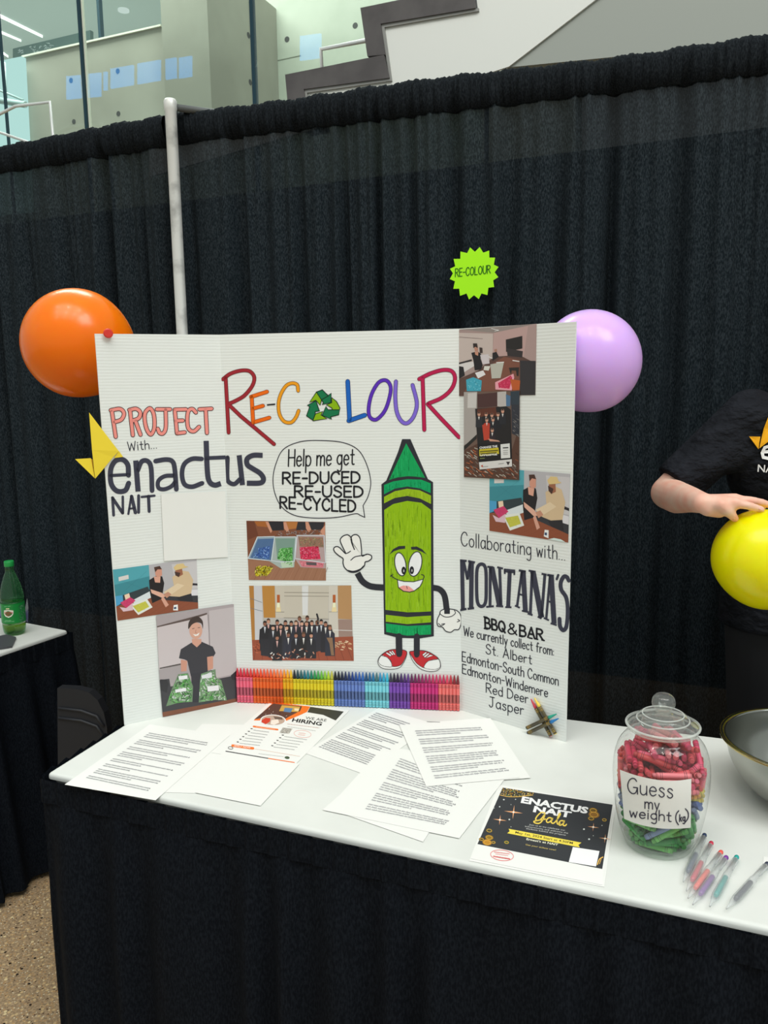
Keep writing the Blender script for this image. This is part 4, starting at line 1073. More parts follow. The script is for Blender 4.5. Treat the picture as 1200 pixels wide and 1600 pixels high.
# --- sorting tubs
def d_tubs(ik):
    F(ik, 1, ('7d4b35', '137,75 808,85 815,583 158,578'), ('9a6d55', '150,400 815,430 815,583 158,578'), ('23232a', '320,80 460,80 455,155 340,160'), ('a3602c', '205,80 310,80 330,130 230,120'), ('b07038', '470,82 575,84 560,140 480,150'), ('2a2a30', '575,84 800,86 790,150 560,155'), ('6a3a28', '137,75 205,80 240,200 145,240'))
    for k in range(16): Ls(ik, 2, 3, '84563f' if k % 2 else 'a87c64', '%d,%d %d,%d' % (160 + k * 42, 578, 230 + k * 40, 470))
    F(ik, 3, ('c98f76', '300,82 325,82 358,160 345,180 325,140'), ('c98f76', '452,84 475,84 500,155 480,170 458,140'), ('c98f76', '640,84 665,84 690,150 670,175 645,140'), ('c98f76', '775,150 808,110 808,215 750,220'))
    speck(ik, '370,170 480,155 760,150 790,190 580,200 400,210', ['8a8f98', 'a9a4a0', '5a4a44', '7a5a50'], 120, 4, 18, 1, 3)
    tub = ('8fa4b4', '230,210 380,208 350,420 150,395'), ('a3b0ac', '380,210 560,208 545,470 430,480 320,410'), ('b09a9a', '565,195 805,195 812,480 600,470 552,400')
    for t in tub: F(ik, 3, t)
    F(ik, 4, ('4b6a94', '235,230 372,225 345,410 170,390'), ('3b5f9e', '240,310 340,290 330,400 235,390'), ('78958a', '385,225 552,225 535,420 400,400'), ('52a04c', '420,310 530,300 530,440 400,400'), ('b8ccb4', '430,430 540,415 535,470 440,475'), ('8f6f5c', '580,210 790,215 795,300 590,295'), ('cc2c50', '590,300 750,290 770,400 600,405'), ('cf7a84', '585,415 800,425 790,475 610,465'))
    speck(ik, '240,300 340,290 330,405 180,390', ['2f55a4', '6a94d4', '23407c', '8fb2e2'], 130, 5, 14, 2, 5); speck(ik, '410,310 530,300 532,470 400,400', ['3c8a38', '7cc46c', '2a5a2c', 'a9dca0'], 170, 5, 14, 3, 5)
    speck(ik, '590,300 750,290 775,405 600,410', ['e2507a', 'a81c3c', 'f0849c', 'd03858'], 200, 5, 14, 4, 5); speck(ik, '580,215 790,215 795,295 590,290', ['8a5a48', 'a8a070', '5c6c50', 'b07060'], 110, 4, 14, 5, 5); speck(ik, '590,420 795,430 785,470 610,462', ['e8a0b0', 'c04c64'], 60, 4, 12, 6, 5)
    Ls(ik, 6, 6, 'd3dde4', '230,212 378,208 352,415 152,395 232,212', '385,212 560,210 548,420 430,425 325,410', '568,198 800,198 812,432 640,410 552,395 570,198')
    F(ik, 6, ('5a5054', '645,425 735,430 735,455 650,450'))
    speck(ik, '205,460 380,455 330,545 215,550', ['e2cf20', 'f0e45c', 'b89c10', '6a5a10'], 260, 6, 26, 8, 6)
picture('photo_print', 'photo print of clear tubs of sorted crayons, above the group photo on the centre panel', PC, (360, 800, 5.4545), '137,74 808,85 815,584 158,579', '8a5a44', .0003, d_tubs)

# --- group photo
def d_group(ik):
    F(ik, 1, ('b9b4ae', '160,628 1030,625 1045,1060 185,1100'), ('b07a3c', '160,628 200,628 210,1100 185,1100'), ('c9c8cc', '200,628 270,628 280,1090 212,1100'), ('b8823e', '270,628 378,628 385,900 285,900'), ('c6beb0', '385,628 460,628 465,900 390,900'), ('c4bcae', '460,628 840,628 835,910 465,900'), ('ccc5ba', '840,628 915,628 925,1120 840,1100'), ('b48a5e', '915,627 1030,625 1035,915 918,910'), ('9a8076', '918,915 1036,915 1042,1100 925,1110'), ('9a4c34', '185,1090 1046,1060 1052,1268 192,1262'))
    F(ik, 1.5, ('d8d8d8', '610,628 665,628 660,880 615,880'))
    Ls(ik, 2, 5, '8c8478', '460,685 840,688', '460,715 840,718', '385,850 460,852', '840,850 915,850', '455,900 840,912'); Ls(ik, 2, 4, 'e8e8e8', '880,1005 1040,1010'); Ls(ik, 2, 4, '6f7a84', '170,735 270,770', '175,820 275,845')
    Ls(ik, 2, 5, '7c3a28', *['%d,1262 %d,1100' % (200 + k * 70, 230 + k * 62) for k in range(13)]); speck(ik, '190,1120 330,1100 300,1200 195,1200', ['c46a48', '7c3424', 'b85a3c'], 60, 6, 26, 3, 2, .4); speck(ik, '840,1110 1045,1090 1048,1180 860,1170', ['d8b48c', 'e8d0b0', 'a85c40'], 50, 6, 26, 4, 2, .2)
    for x in (410, 885):
        F(ik, 3, ('e6d2a0', '%d,780 %d,780 %d,850 %d,850' % (x - 12, x + 12, x + 22, x - 22)), ('b05a2c', '%d,705 %d,705 %d,772 %d,772' % (x - 12, x + 12, x + 12, x - 12)), ('fff0c8', '%d,772 %d,772 %d,812 %d,812' % (x - 10, x + 10, x + 10, x - 10)))
    rg = random.Random(11)
    def person(x, y, h, lay, coat=None):
        coat = coat or rg.choice(['24242c', '1e1e26', '2b2b34', '2a2c3a', '1c1c20'])
        ik.fill([(x - 42, y + h), (x - 40, y + 50), (x - 16, y + 26), (x + 16, y + 26), (x + 40, y + 50), (x + 42, y + h)], coat, lay)
        ik.fill([(x - 9, y + 28), (x + 9, y + 28), (x, y + 84)], rg.choice(['e0dcd8', 'c8ccd4', 'd4a8a4']), lay + .4)
        ik.fill(ell(x, y, 15, 21, 0, 12), rg.choice(['c4907a', 'a8745e', 'd0a28c', '8a5a48']), lay + .5)
        hr = rg.choice(['241c1c', '3a2a24', '1a1618', '5a4030'])
        ik.fill([(x - 17, y + rg.uniform(0, 22)), (x - 14, y - 18), (x, y - 27), (x + 14, y - 18), (x + 17, y + rg.uniform(0, 22)), (x + 10, y - 8), (x - 10, y - 8)], hr, lay + .6)
    F(ik, 2.6, ('25252d', '250,1000 320,960 860,960 880,1060 870,1130 720,1200 330,1240 245,1110'))
    for x, y in ((590, 910), (656, 905)): person(x, y, 120, 2.8)
    for x, y in ((325, 930), (400, 940), (470, 945), (520, 950), (560, 945), (610, 948), (650, 950), (695, 945), (740, 945), (775, 938), (812, 955), (850, 985)): person(x, y, 240, 3)
    ik.stroke(PW('738,870 748,905 745,950'), 15, '22222a', 3.2)
    for x, y in ((295, 950), (365, 985), (430, 975), (480, 985)): person(x, y, 230, 4)
    F(ik, 4.2, ('26262e', '255,1080 330,1080 325,1230 262,1220'), ('8a6a50', '820,1070 870,1070 885,1220 860,1220 845,1120'))
    for x, y in ((400, 1070), (495, 1045), (560, 1050), (625, 1045), (690, 1050)): person(x, y, 195, 5)
    speck(ik, '340,1180 700,1150 740,1250 340,1250', ['c08a74', '1c1c22', 'e0dcd8', '6a3424', '2a2a32'], 70, 9, 22, 9, 6)
picture('photo_print', 'photo print of a large group in dark suits, lower middle of the centre panel', PC, (360, 800, 5.4545), '160,628 1030,625 1052,1268 192,1262', 'b5ada4', .0003, d_group)

# ================================================================ crayons in a rainbow row
CR_R, CR_L = .0043, .090
def crayon_parts(wrap, tip, band='1c1a20', L=CR_L, R=CR_R, n=14):
    """wrapper mesh and wax tip mesh along +z, base at 0"""
    w = MB(); t = MB()
    zz = [0, .0010, .0055, .0062, .0085, .0092, .0125, .0132, .019, .0195, .040, .0405, .058, .0586, .0605, .0612, .0640, .0647, .0672]
    k = L / .090
    cw, cb = C(wrap), C(band)
    seg = [C(tip), cw, cb, cw, cb, cw, cb, cw, 'o', 'o', 'o', cw, cb, cw, cb, cw, cb, cw]
    prof = [(R * .86 if i == 0 else R, z * k) for i, z in enumerate(zz)]
    w.lathe(prof, n=n, cols=[c if c != 'o' else tuple(x * .55 + .012 for x in cw) for c in seg])
    # dark oval frame printed on the front of the wrapper
    N_ = 14
    for s_ in (-1, 1):
        pts = []
        for i in range(9):
            u = i / 8; z = (.0185 + .0225 * u) * k
            wv = .95 * math.sqrt(max(0, 1 - abs(2 * u - 1) ** 3.2))
            pts.append((wv * s_, z))
        for (a, z0), (b, z1) in zip(pts, pts[1:]):
            def q(an, z, rr=R + .00012): return Vector((math.sin(an) * rr, -math.cos(an) * rr, z))
            d = .16 * s_
            w.add([q(a, z0), q(a + d, z0), q(b + d, z1), q(b, z1)], [(0, 1, 2, 3)], cb)
    t.lathe([(R * .88, .0672 * k), (R * .88, .0735 * k), (R * .78, .0745 * k), (R * .30, .0895 * k), (R * .24, .090 * k)], n=n, col=C(tip))
    return w, t
row_a = PC.at((371.5, 1096.8)); row_b = PC.at((718.5, 1110.0))
row_a.z = row_b.z = TZ
rdir = (row_b - row_a).normalized()
NCR = 65
pitch = (row_b - row_a).length / NCR
runs = [('pink', 5, 'ee6a84', ['c22a3c', 'c8283a', 'd02c3e', 'cc2c34', 'd43a34']), ('orange', 9, 'f0692c', ['d83a26', 'e0442a', 'e24c28', 'e4502c', 'e65a2e', 'e85c2c', 'ea6a30', 'ec7236', 'ee7c3c']),
        ('amber', 3, 'f0b41e', ['ee8c1c', 'f0a41c', 'f0b820']), ('yellow', 12, 'e2d22a', ['20242a', '1e4048', '245a5c', '1a6a78', '1c7a80', '147a5c', '2c8c4c', '3c9c44', '66b03a', '88bc34', 'a8c62c', 'b8b440']),
        ('slate blue', 9, '6a84c4', ['14161e', '161a26', '18203a', '1a2850', '1e3468', '1e3c80', '204a92', '2858a4', '2c62ac']), ('pale cyan', 7, '7fd0dc', ['1c4c78', '1e5c8c', '226e9c', '3c6c70', '2884b0', '2c9cc0', '34b0cc']),
        ('violet', 6, '7c4cae', ['3a3a48', '241c30', '2c1c3c', '3c2058', '4c286c', '5a3080']), ('magenta', 8, 'c8327c', ['5c1c4c', '6c1c50', '7c1c54', '8c2058', '98245c', 'a82860', 'b42c5c', 'c03060']), ('salmon', 6, 'ee7470', ['c0305c', 'b82c54', 'd0405c', 'b82c3c', '8c2430', '7c2830'])]
ANG = math.atan2(rdir.y, rdir.x)
assert sum(r[1] for r in runs) == NCR
ki = 0
rg = random.Random(21)
for nm, cnt, wr, tips in runs:
    wmesh = None
    for j in range(cnt):
        w_, t_ = crayon_parts(wr, tips[j], R=pitch / 2 * .985)
        if wmesh is None: wmesh = w_.mesh('crayon', WAX)
        p = row_a + rdir * (pitch * (ki + .5)) + PC.n * (pitch / 2 + .0004) + UP * .0009
        o = bpy.data.objects.new('crayon', wmesh); COL.objects.link(o); WLOC[o] = p; o.location = p
        th = t_.mesh('wax_tip', WAX)
        c = bpy.data.objects.new('wax_tip', th); COL.objects.link(c); c.parent = o
        o.rotation_euler = (0, 0, ANG + rg.uniform(-.25, .25))
        lab = '%s-wrapped crayon, %s from the left of the %s run in the rainbow row' % (nm, ORD[j], nm)
        tag(o, lab, 'crayon', 'crayons standing in the rainbow row along the centre panel')
        ki += 1

# crossed gold-and-black crayons glued near the lower corner of the right panel
def free_crayon(p_tip, p_end, off, tipcol, label):
    a, b = PRb.at(p_end, off), PRb.at(p_tip, off)
    L = (b - a).length
    w_, t_ = crayon_parts('4c4326', tipcol, 'c9a23c', L=L, R=.0041)
    o = w_.build('crayon', GOLD, None, (0, 0, 0)); o.location = a
    c = t_.build('wax_tip', WAX, o, (0, 0, 0)); c.location = (0, 0, 0)
    o.rotation_euler = (b - a).to_track_quat('Z', 'X').to_euler()
    tag(o, label, 'crayon', 'crossed crayons glued to the right panel')
GOLD = ink_material('gold_black_wrapper', .35, .6)
q = lambda x, y: (820 + x / 17.14, 1080 + y / 17.14)
free_crayon(q(190, 190), q(725, 1190), .0048, 'c23a4c', 'crossed dark gold crayon with red tip pointing up left')
free_crayon(q(285, 160), q(850, 1130), .0048, 'e6c84c', 'crossed dark gold crayon with yellow tip pointing up left')
free_crayon(q(930, 560), q(130, 935), .0134, '2a9c84', 'crossed dark gold crayon with green tip pointing right')
free_crayon(q(985, 680), q(160, 1070), .0134, '2474b4', 'crossed dark gold crayon with blue tip pointing right')

# folded yellow paper emblem on the left edge
fe = thing('paper_emblem', PLb.at((150, 747), .006), 'folded yellow paper emblem stuck on the left edge of the display board', 'paper decoration')
YP = mat('yellow_paper', 'e9cf3c', .7, spec=.2)
e = lambda x, y, o: PLb.at((110 + x / 13.33, 635 + y / 13.33), o)
mb = MB(); mb.slab([e(375, 125, .008), e(1000, 930, .003), e(880, 1060, .0035), e(500, 1495, .010), e(470, 1280, .011), e(430, 900, .011)], PLb.n * .0006); mb.build('large_flap', YP, fe)
mb = MB(); mb.slab([e(90, 1095, .004), e(415, 1075, .006), e(440, 1180, .004), e(490, 1300, .0015), e(495, 1490, .0075)], PLb.n * .0006); mb.build('small_flap', YP, fe)
mb = MB(); mb.slab([e(1005, 925, .0015), e(1095, 1050, .001), e(905, 1075, .001)], PLb.n * .0006); mb.build('corner_flap', YP, fe)
mb = MB(); mb.slab([e(400, 1075, .0045), e(450, 1100, .005), e(480, 1300, .003), e(480, 1440, .006)], PLb.n * .0004, C('c88c1c')); mb.build('fold_strip', mat('deep_yellow_paper', 'd8a820', .7), fe)

# red push pin at the top left corner
pp = thing('push_pin', PLb.at((167.5, 521.5), 0.0), 'red round push pin at the top left corner of the display board', 'push pin')
pc = PLb.at((167.8, 521.3), .004)
rm = PLb.n.to_track_quat('Z', 'Y').to_matrix()
mb = MB(); mb.lathe([(.004, 0), (.0035, .003), (.0055, .005), (.0095, .0055), (.0105, .007), (.0105, .009), (.009, .0105), (.006, .0098)], PLb.at((167.8, 521.3), .0004), 20, mtx=rm); mb.build('head', mat('red_plastic', 'd2342c', .3), pp)

# ================================================================ balloons
def balloon(name, px, rpx, y, axis, label, m, stretch=1.06):
    c = at_y(px, y)
    r = rpx / FOC * depth(c)
    ax = Vector(axis).normalized()
    Rm = ax.to_track_quat('Z', 'Y').to_matrix()
    root = thing(name, c - UP * r, label, 'balloon')
    prof = []
    for i in range(33):
        t = PI * i / 32
        z = math.cos(t); rr = math.sin(t)
        k = 1 - .10 * max(0, -z) ** 1.5
        prof.append((rr * r * k, z * r * (stretch if z > 0 else stretch * 1.06)))
    prof = prof[::-1]
    mb = MB(); mb.lathe(prof, c, 64, mtx=Rm); mb.build('skin', m, root)
    zb = -r * stretch * 1.06
    mb = MB(); mb.lathe([(.004, zb - .006), (.006, zb - .002), (.004, zb + .002), (.0035, zb - .010), (.009, zb - .018), (.0085, zb - .019), (.003, zb - .011)][3:] + [(.004, zb - .006), (.007, zb - .001), (.004, zb + .003)], c, 14, mtx=Rm); mb.build('knot', m, root)
    return c, r
def latex(name, col, sss=.0):
    m = mat(name, col, .25, spec=.35)
    n, l, b = nodes(m)
    b.inputs['Subsurface Weight'].default_value = .8; b.inputs['Subsurface Radius'].default_value = (1, .6, .6); b.inputs['Subsurface Scale'].default_value = .11
    b.inputs['Coat Weight'].default_value = .08; b.inputs['Coat Roughness'].default_value = .08
    return m
balloon('balloon', (122, 537), 84, -.045, (-.8, -.25, .35), 'orange balloon behind the top left corner of the display board', latex('orange_latex', (0.97, 0.20, 0.001)), 1.0)
balloon('balloon', (920.5, 565), 79.5, -.055, (.7, -.2, .35), 'lilac balloon behind the top right corner of the display board', latex('lilac_latex', (0.70, 0.45, 1.0)), 1.0)
YB = balloon('balloon', (1193, 872.5), 77, -.02, (-.2, -.1, .9), 'yellow balloon held by the person at right', latex('yellow_latex', (1.0, 0.86, 0.0)), 1.0)

# ================================================================ loose sheets on the front table
class Flat:
    def __init__(s, z): s.z, s.n = z, Vector((0, 0, 1))
    def at(s, px, off=0.0): return at_z(px, s.z + off)
def sheet(name, quad, h, label, cat='paper', group=None, overhang=False):
    q = [at_z(p, TZ + h) for p in (PW(quad) if isinstance(quad, str) else quad)]
    mb = MB(); n = 8
    # slightly wavy sheet with real thickness
    V = []
    for lay in (0, .00022):
        for j in range(n + 1):
            for i in range(n + 1):
                p = q[0].lerp(q[1], i / n).lerp(q[3].lerp(q[2], i / n), j / n)
                V.append(p + UP * lay)
    N = (n + 1) ** 2
    Fc = []
    for j in range(n):
        for i in range(n):
            a = j * (n + 1) + i
            Fc.append((N + a + n + 1, N + a + n + 2, N + a + 1, N + a)); Fc.append((a, a + 1, a + n + 2, a + n + 1))
    rim = [i for i in range(n + 1)] + [(j + 1) * (n + 1) + n for j in range(n)] + [n * (n + 1) + n - 1 - i for i in range(n)] + [(n - 1 - j) * (n + 1) for j in range(n - 1)]
    for a, b in zip(rim, rim[1:] + rim[:1]): Fc.append((a, b, N + b, N + a))
    mb.add(V, Fc)
    o = mb.build(name, PAPER)
    tag(o, label, cat, group)
    return o
GRY = '86868a'
G_ES = 'typed sheets spread on the front table'
def par(tl, bl, br):
    a, b, c = at_z(tl, TZ), at_z(bl, TZ), at_z(br, TZ)
    d = a + c - b
    return d
def pxof(P):
    v = Vector(P) - CAM
    x, y, z = v.dot(RC.col[0]), v.dot(RC.col[1]), v.dot(RC.col[2])
    return (600 + FOC * x / y, 800 - FOC * z / y)
def quad_from(tl, bl, br): return [tl, pxof(par(tl, bl, br)), br, bl]
rg = random.Random(3)
# left typed sheet over a second one
sheet('paper_sheet', quad_from((316, 1131), (213, 1236.5), (307, 1239.5)), .0006, 'white sheet half hidden under the typed sheet at the left end of the table', group=G_ES)
o = sheet('typed_sheet', quad_from((234, 1132), (101, 1226), (243, 1250.5)), .0014, 'typed sheet overhanging the front left edge of the table', group=G_ES)
ik = Ink(Flat(TZ + .0014), (60, 1080, 3.75), .0004)
ik.lines((655, 240), (1010, 300), (650, 590), (275, 510), 27, GRY, 3.0, rg, gaps=(3, 7, 10, 14, 17, 20, 24), short=(2, 6, 9, 13, 16, 19, 23)); ik.build('print', o)
# notice of jobs with a blank white card over its foot
o = sheet('hiring_flyer', '424,1095 546,1110 460,1196 330,1176', .0012, 'flyer headed WE ARE HIRING lying below the rainbow crayons', 'flyer')
ik = Ink(Flat(TZ + .0012), (370, 1090, 6.667), .0003, .00006)
F(ik, 1, ('e8742c', '380,50 765,92 730,150 640,190 520,240 420,235 175,238'), ('5a4038', '375,62 680,90 660,140 560,190 500,225 250,215 180,228'))
F(ik, 2, ('c8a050', '470,78 660,95 640,150 440,140'), ('5a80a8', '500,105 585,112 560,155 485,145'), ('e8d8b0', '600,110 650,115 640,140 600,135'))
speck(ik, '190,215 320,100 480,150 560,190 400,200', ['2c2220', 'd8ccc4', '7a4a38', '1c1818'], 90, 3, 14, 2, 3)
F(ik, 2, ('3f3f38', '765,95 1115,145 1030,238 900,180 735,152'))
ik.fill(ell(378, 235, 133, 58, .03), 'f0eeea', 3); ik.fill(ell(378, 235, 122, 51, .03), 'b8a090', 4)
F(ik, 5, ('c8402c', '260,235 300,210 350,215 345,250 300,278 255,255'), ('e8dcd0', '360,235 430,225 440,260 390,285 350,275'), ('6a5a50', '380,195 470,205 480,230 400,225'))
ik.typed('WE ARE', (712, 222), (930, 250), 26, '33332f', 4, 0.0, up=(.35, -1)); ik.typed('HIRING', (572, 248), (880, 292), 36, '28282a', 4, .03, up=(.4, -1))
ik.stroke(PW('175,300 425,333'), 17, 'e8742c', 3); Ls(ik, 4, 3, 'f4d0b4', '200,303 400,329')
ik.cr = (300, 1080, 4.615)
ik.stroke(PW('292,392 440,412'), 18, 'e8742c', 3); ik.typed('APPLY NOW', (300, 398), (420, 414), 11, 'f4e4d8', 5, .01, up=(.4, -1))
for k in range(6):
    ik.stroke([(425 - k * 20, 270 + k * 19), (435 - k * 20, 271 + k * 19)], 6, '3a3a38', 3)
    ik.lines((445 - k * 20, 276 + k * 19), (560 - k * 14, 292 + k * 19), (557 - k * 14, 300 + k * 19), (442 - k * 20, 284 + k * 19), 1, '8c8c8a', 2.2, rg)
for k in range(5):
    ik.stroke([(650 - k * 19, 316 + k * 19), (660 - k * 19, 317 + k * 19)], 6, '3a3a38', 3)
    ik.lines((668 - k * 19, 322 + k * 19), (830 - k * 22, 346 + k * 18), (826 - k * 22, 354 + k * 18), (664 - k * 19, 330 + k * 19), 1, '8c8c8a', 2.2, rg)
ik.lines((690, 232), (930, 262), (926, 270), (686, 240), 1, 'b08478', 2, rg); ik.lines((690, 250), (900, 282), (896, 292), (686, 260), 1, 'a8a8a4', 2, rg)
F(ik, 3, ('a8a49c', '655,262 725,270 700,306 630,300')); speck(ik, '655,262 725,270 700,306 630,300', ['6a6660', 'd8d4cc', '8c7c70'], 40, 3, 8, 5, 4)
ik.stroke(ell(797, 308, 62, 26, .1), 2.5, 'e09a90', 3, closed=True); Ls(ik, 3, 3, 'e09a90', '770,300 820,306', '765,312 815,318')
ik.stroke(ell(278, 409, 17, 9, .1), 4, '3a3a38', 3, closed=True); ik.fill(ell(686, 479, 18, 10, .1), '4a5a44', 3)
ik.stroke(PW('242,432 550,484'), 6, '3a3a3a', 3, cap=False); ik.stroke(PW('550,484 740,514'), 6, 'e8742c', 3, cap=False); Ls(ik, 3, 1.6, 'd8a080', '450,415 780,470'); Ls(ik, 3, 2, '9a9a98', '480,450 660,472')
ik.build('print', o)
sheet('paper_card', '346,1176 468,1193.5 407,1259 305,1238.5', .0020, 'blank white card lying over the foot of the hiring flyer', 'card')
# fan of typed sheets
o = sheet('typed_sheet', quad_from((592, 1106), (474, 1176), (568, 1209.5)), .0008, 'typed sheet leftmost in the fan of sheets, right of the hiring flyer', group=G_ES)
ik = Ink(Flat(TZ + .0008), (480, 1090, 3.158), .0004)
ik.lines((345, 72), (540, 135), (325, 345), (55, 245), 25, GRY, 2.7, rg, gaps=(4, 9, 13, 18), short=(3, 8, 12, 17)); ik.build('print', o)
sheet('paper_sheet', quad_from((598, 1168), (512, 1263), (661, 1315.5)), .0013, 'white sheet peeking out under the frontmost typed sheet of the fan', group=G_ES)
o = sheet('typed_sheet', quad_from((615, 1168), (504, 1265.5), (717.5, 1310)), .0020, 'frontmost typed sheet of the fan, near the table edge', group=G_ES)
ik = Ink(Flat(TZ + .0020), (480, 1090, 3.158), .0004)
ik.lines((462, 296), (775, 415), (690, 632), (285, 552), 24, GRY, 2.7, rg, gaps=(4, 10, 15, 20), short=(3, 9, 14, 19)); ik.build('print', o)
sheet('paper_sheet', quad_from((640, 1130), (680, 1226), (829, 1215.5)), .0026, 'white sheet under the typed sheet at right of the fan', group=G_ES)
o = sheet('typed_sheet', quad_from((624, 1133), (666, 1229), (812, 1215)), .0033, 'typed sheet rightmost in the fan, in front of the right board panel', group=G_ES)
ik = Ink(Flat(TZ + .0033), (480, 1090, 3.158), .0004)
ik.lines((530, 160), (872, 142), (1005, 362), (632, 402), 23, GRY, 2.7, rg, gaps=(3, 7, 11, 16, 20), short=(2, 6, 10, 15, 19)); Ls(ik, 1, 3, '9a9a98', '590,118 655,121'); ik.build('print', o)
# gala notice on a white page
sheet('paper_sheet', '779,1226 962,1258 944,1386 733,1345', .0006, 'plain white sheet under the black gala notice', group=G_ES)
o = sheet('gala_notice', '783,1228.5 958.5,1256.5 941.5,1383 735.5,1341.5', .0013, 'black and gold gala notice with white margin near the glass jar', 'flyer')
ik = Ink(Flat(TZ + .0013), (720, 1210, 4.615), .0003, .00006)
F(ik, 1, ('37393c', '302,95 1095,218 1020,682 120,502'))
GD = 'd8a848'
speck(ik, '302,95 540,135 480,160 380,168 285,148', ['b88c3c', 'e8d08c', '6a8a5c', '8c6420', 'e4b450', '4a3c20'], 330, 5, 7, 1, 2)
ik.stroke(PW('282,148 340,160 420,160 520,148'), 4, 'e8b85c', 3, True)
for x, y, r in ((380, 272, 68), (282, 328, 50), (955, 380, 42), (1040, 462, 44)):
    for a, k in ((.12, 1), (.12 + PI / 2, .75)):
        dx, dy = math.cos(a) * r * k, math.sin(a) * r * k
        ik.fill([(x - dx, y - dy), (x + dy * .09, y - dx * .09), (x + dx, y + dy), (x - dy * .09, y + dx * .09)], 'e8a878', 3)
    ik.fill(ell(x, y, 7, 6), 'fff0e0', 4)
for x, y, r in ((280, 233, 5), (350, 325, 6), (310, 182, 6), (888, 395, 7), (925, 467, 7), (1018, 368, 4), (395, 180, 4), (362, 218, 3), (955, 442, 3), (240, 243, 3), (362, 378, 3)): ik.fill(ell(x, y, r, r * .8), 'cfd4d0', 3)
for x, y, r, c in ((205, 405, 25, '4a4a30'), (205, 455, 30, '8a6c28'), (190, 490, 34, 'b8822c'), (150, 468, 20, '5a4c28'), (330, 490, 20, '4c5a30'), (955, 260, 32, '6a5428'), (960, 290, 40, '8a6430'), (940, 318, 26, '5a4c2c'), (1035, 328, 20, '4a4a34'), (235, 490, 18, '5a5030')):
    ik.fill(ell(x, y, r, r * .62, .15), c, 2); ik.stroke(ell(x, y, r * .7, r * .42, .15), 3, GD, 3, closed=True)
ik.typed('ENACTUS', (432, 202), (912, 282), 44, 'f2f2f0', 4, .045, up=(.28, -1)); ik.typed('NAIT', (520, 268), (790, 312), 42, 'f2f2f0', 4, .045, up=(.28, -1))
# flowing gold script word
ik.stroke(PW('608,278 580,275 555,296 540,322 556,332 582,318 606,288 590,330 566,352 536,350 528,338 560,332 610,322'), 9, 'f0cc5c', 6, True)
ik.stroke(PW('660,318 636,312 618,330 624,346 644,340 662,318 652,344 668,352 690,332 712,300 718,284 708,286 694,330 698,358 716,352'), 9, 'f0cc5c', 6, True)
ik.stroke(PW('746,336 722,334 706,352 714,366 734,358 748,336 738,364 752,370 762,360'), 9, 'f0cc5c', 6, True)
for t, a, b in (('Join us as we celebrate our', (492, 366), (752, 408)), ('achievements and welcome the', (462, 378), (772, 428)), ('students behind the projects', (470, 394), (756, 442))): ik.typed(t, a, b, 10, 'c8c8c4', 4, .0, up=(.25, -1))
F(ik, 4, ('ecd452', '345,392 870,492 848,508 858,526 335,424 352,410'))
ik.typed('May 1st, 2024 Start at 4:30PM', (392, 424), (806, 503), 15, '33342c', 5, .012, up=(.25, -1)); ik.typed("Ernest's at NAIT", (472, 472), (700, 514), 14, 'f0e8d0', 4, .02, up=(.25, -1)); ik.typed('Get your tickets now!', (466, 510), (684, 550), 10, 'd8c070', 4, 0, up=(.25, -1))
F(ik, 4, ('efeeea', '808,523 1000,553 975,664 778,632'))
ik.stroke(PW('985,650 1000,612 1024,596'), 7, 'e8b85c', 3, True); ik.stroke(PW('1000,645 1012,610'), 4, 'e8b85c', 3)
ik.stroke(ell(297, 583, 83, 38, .12), 4, 'dd6a6a', 3, closed=True); ik.lines((240, 552), (355, 566), (355, 580), (240, 566), 1, 'e08888', 3, rg); ik.lines((232, 582), (360, 602), (355, 618), (236, 598), 1, 'd85a5a', 5, rg); ik.lines((250, 568), (345, 582), (345, 590), (250, 578), 1, 'e49a9a', 2.5, rg)
ik.build('print', o)

# ================================================================ glass jar of crayons
JC = at_z((1028.5, 1316.5), TZ); JC.z = TZ + .0008
jar = thing('glass_jar', JC, 'big lidded glass jar of crayon pieces labelled Guess my weight', 'jar')
JG = clear('clear_jar_glass', (.985, .99, .985), 0.0, .01, 1.5, .02)
JO = [(.044, .0035), (.053, .0), (.0575, .006), (.0665, .03), (.0745, .07), (.0785, .11), (.0792, .135), (.077, .158), (.0715, .177), (.063, .190), (.0555, .1965), (.0535, .200), (.0545, .206), (.0575, .2085), (.0572, .2105), (.0535, .2105)]
JI = [(.0515, .2095), (.0508, .199), (.053, .193), (.0605, .1865), (.069, .1745), (.0745, .157), (.0766, .134), (.076, .11), (.072, .07), (.064, .03), (.0545, .0075), (.046, .0045)]
def fine(p, n=3): return [(v.x, v.y) for v in catmull([(a, b, 0) for a, b in p], False, n)]
mb = MB(); mb.lathe([(.001, .0042)] + fine(JO), JC, 64, cap0=True, cap1=False); jb = mb.build('body', JG, jar)
mb = MB(); mb.tube([JC + Vector((math.cos(2 * PI * i / 56) * .056, math.sin(2 * PI * i / 56) * .056, .2085)) for i in range(57)], .0017, 8, cap=False); mb.build('lip', clear('jar_lip_glass', (.96, .98, .96), .05, .05, 1.5, .25), jar)
mb = MB(); mb.lathe([(.044, .0042), (.046, .0046), (.054, .0085), (.0575, .015)], JC, 48, cap0=True, cap1=False); mb.build('thick_base', clear('thick_green_glass', (.88, .95, .91), .0, .02, 1.5, .08), jar)
lidg = clear('thick_clear_glass', (.95, .97, .95), .0, .05, 1.5, .07)  # white share in the glass stands in for ceiling reflections
mb = MB(); mb.lathe(fine([(.050, .2115), (.0585, .2118), (.0602, .2145), (.0585, .2175), (.050, .2205), (.043, .224), (.040, .2295), (.036, .2325), (.024, .2335), (.014, .2345)]) + [(.012, .236)], JC, 56, cap0=True, cap1=True)
mb.lathe(fine([(.036, .2125), (.034, .222), (.030, .2275), (.014, .2295)]), JC, 40, cap0=False, cap1=True)
lid = mb.build('lid', lidg, jar)
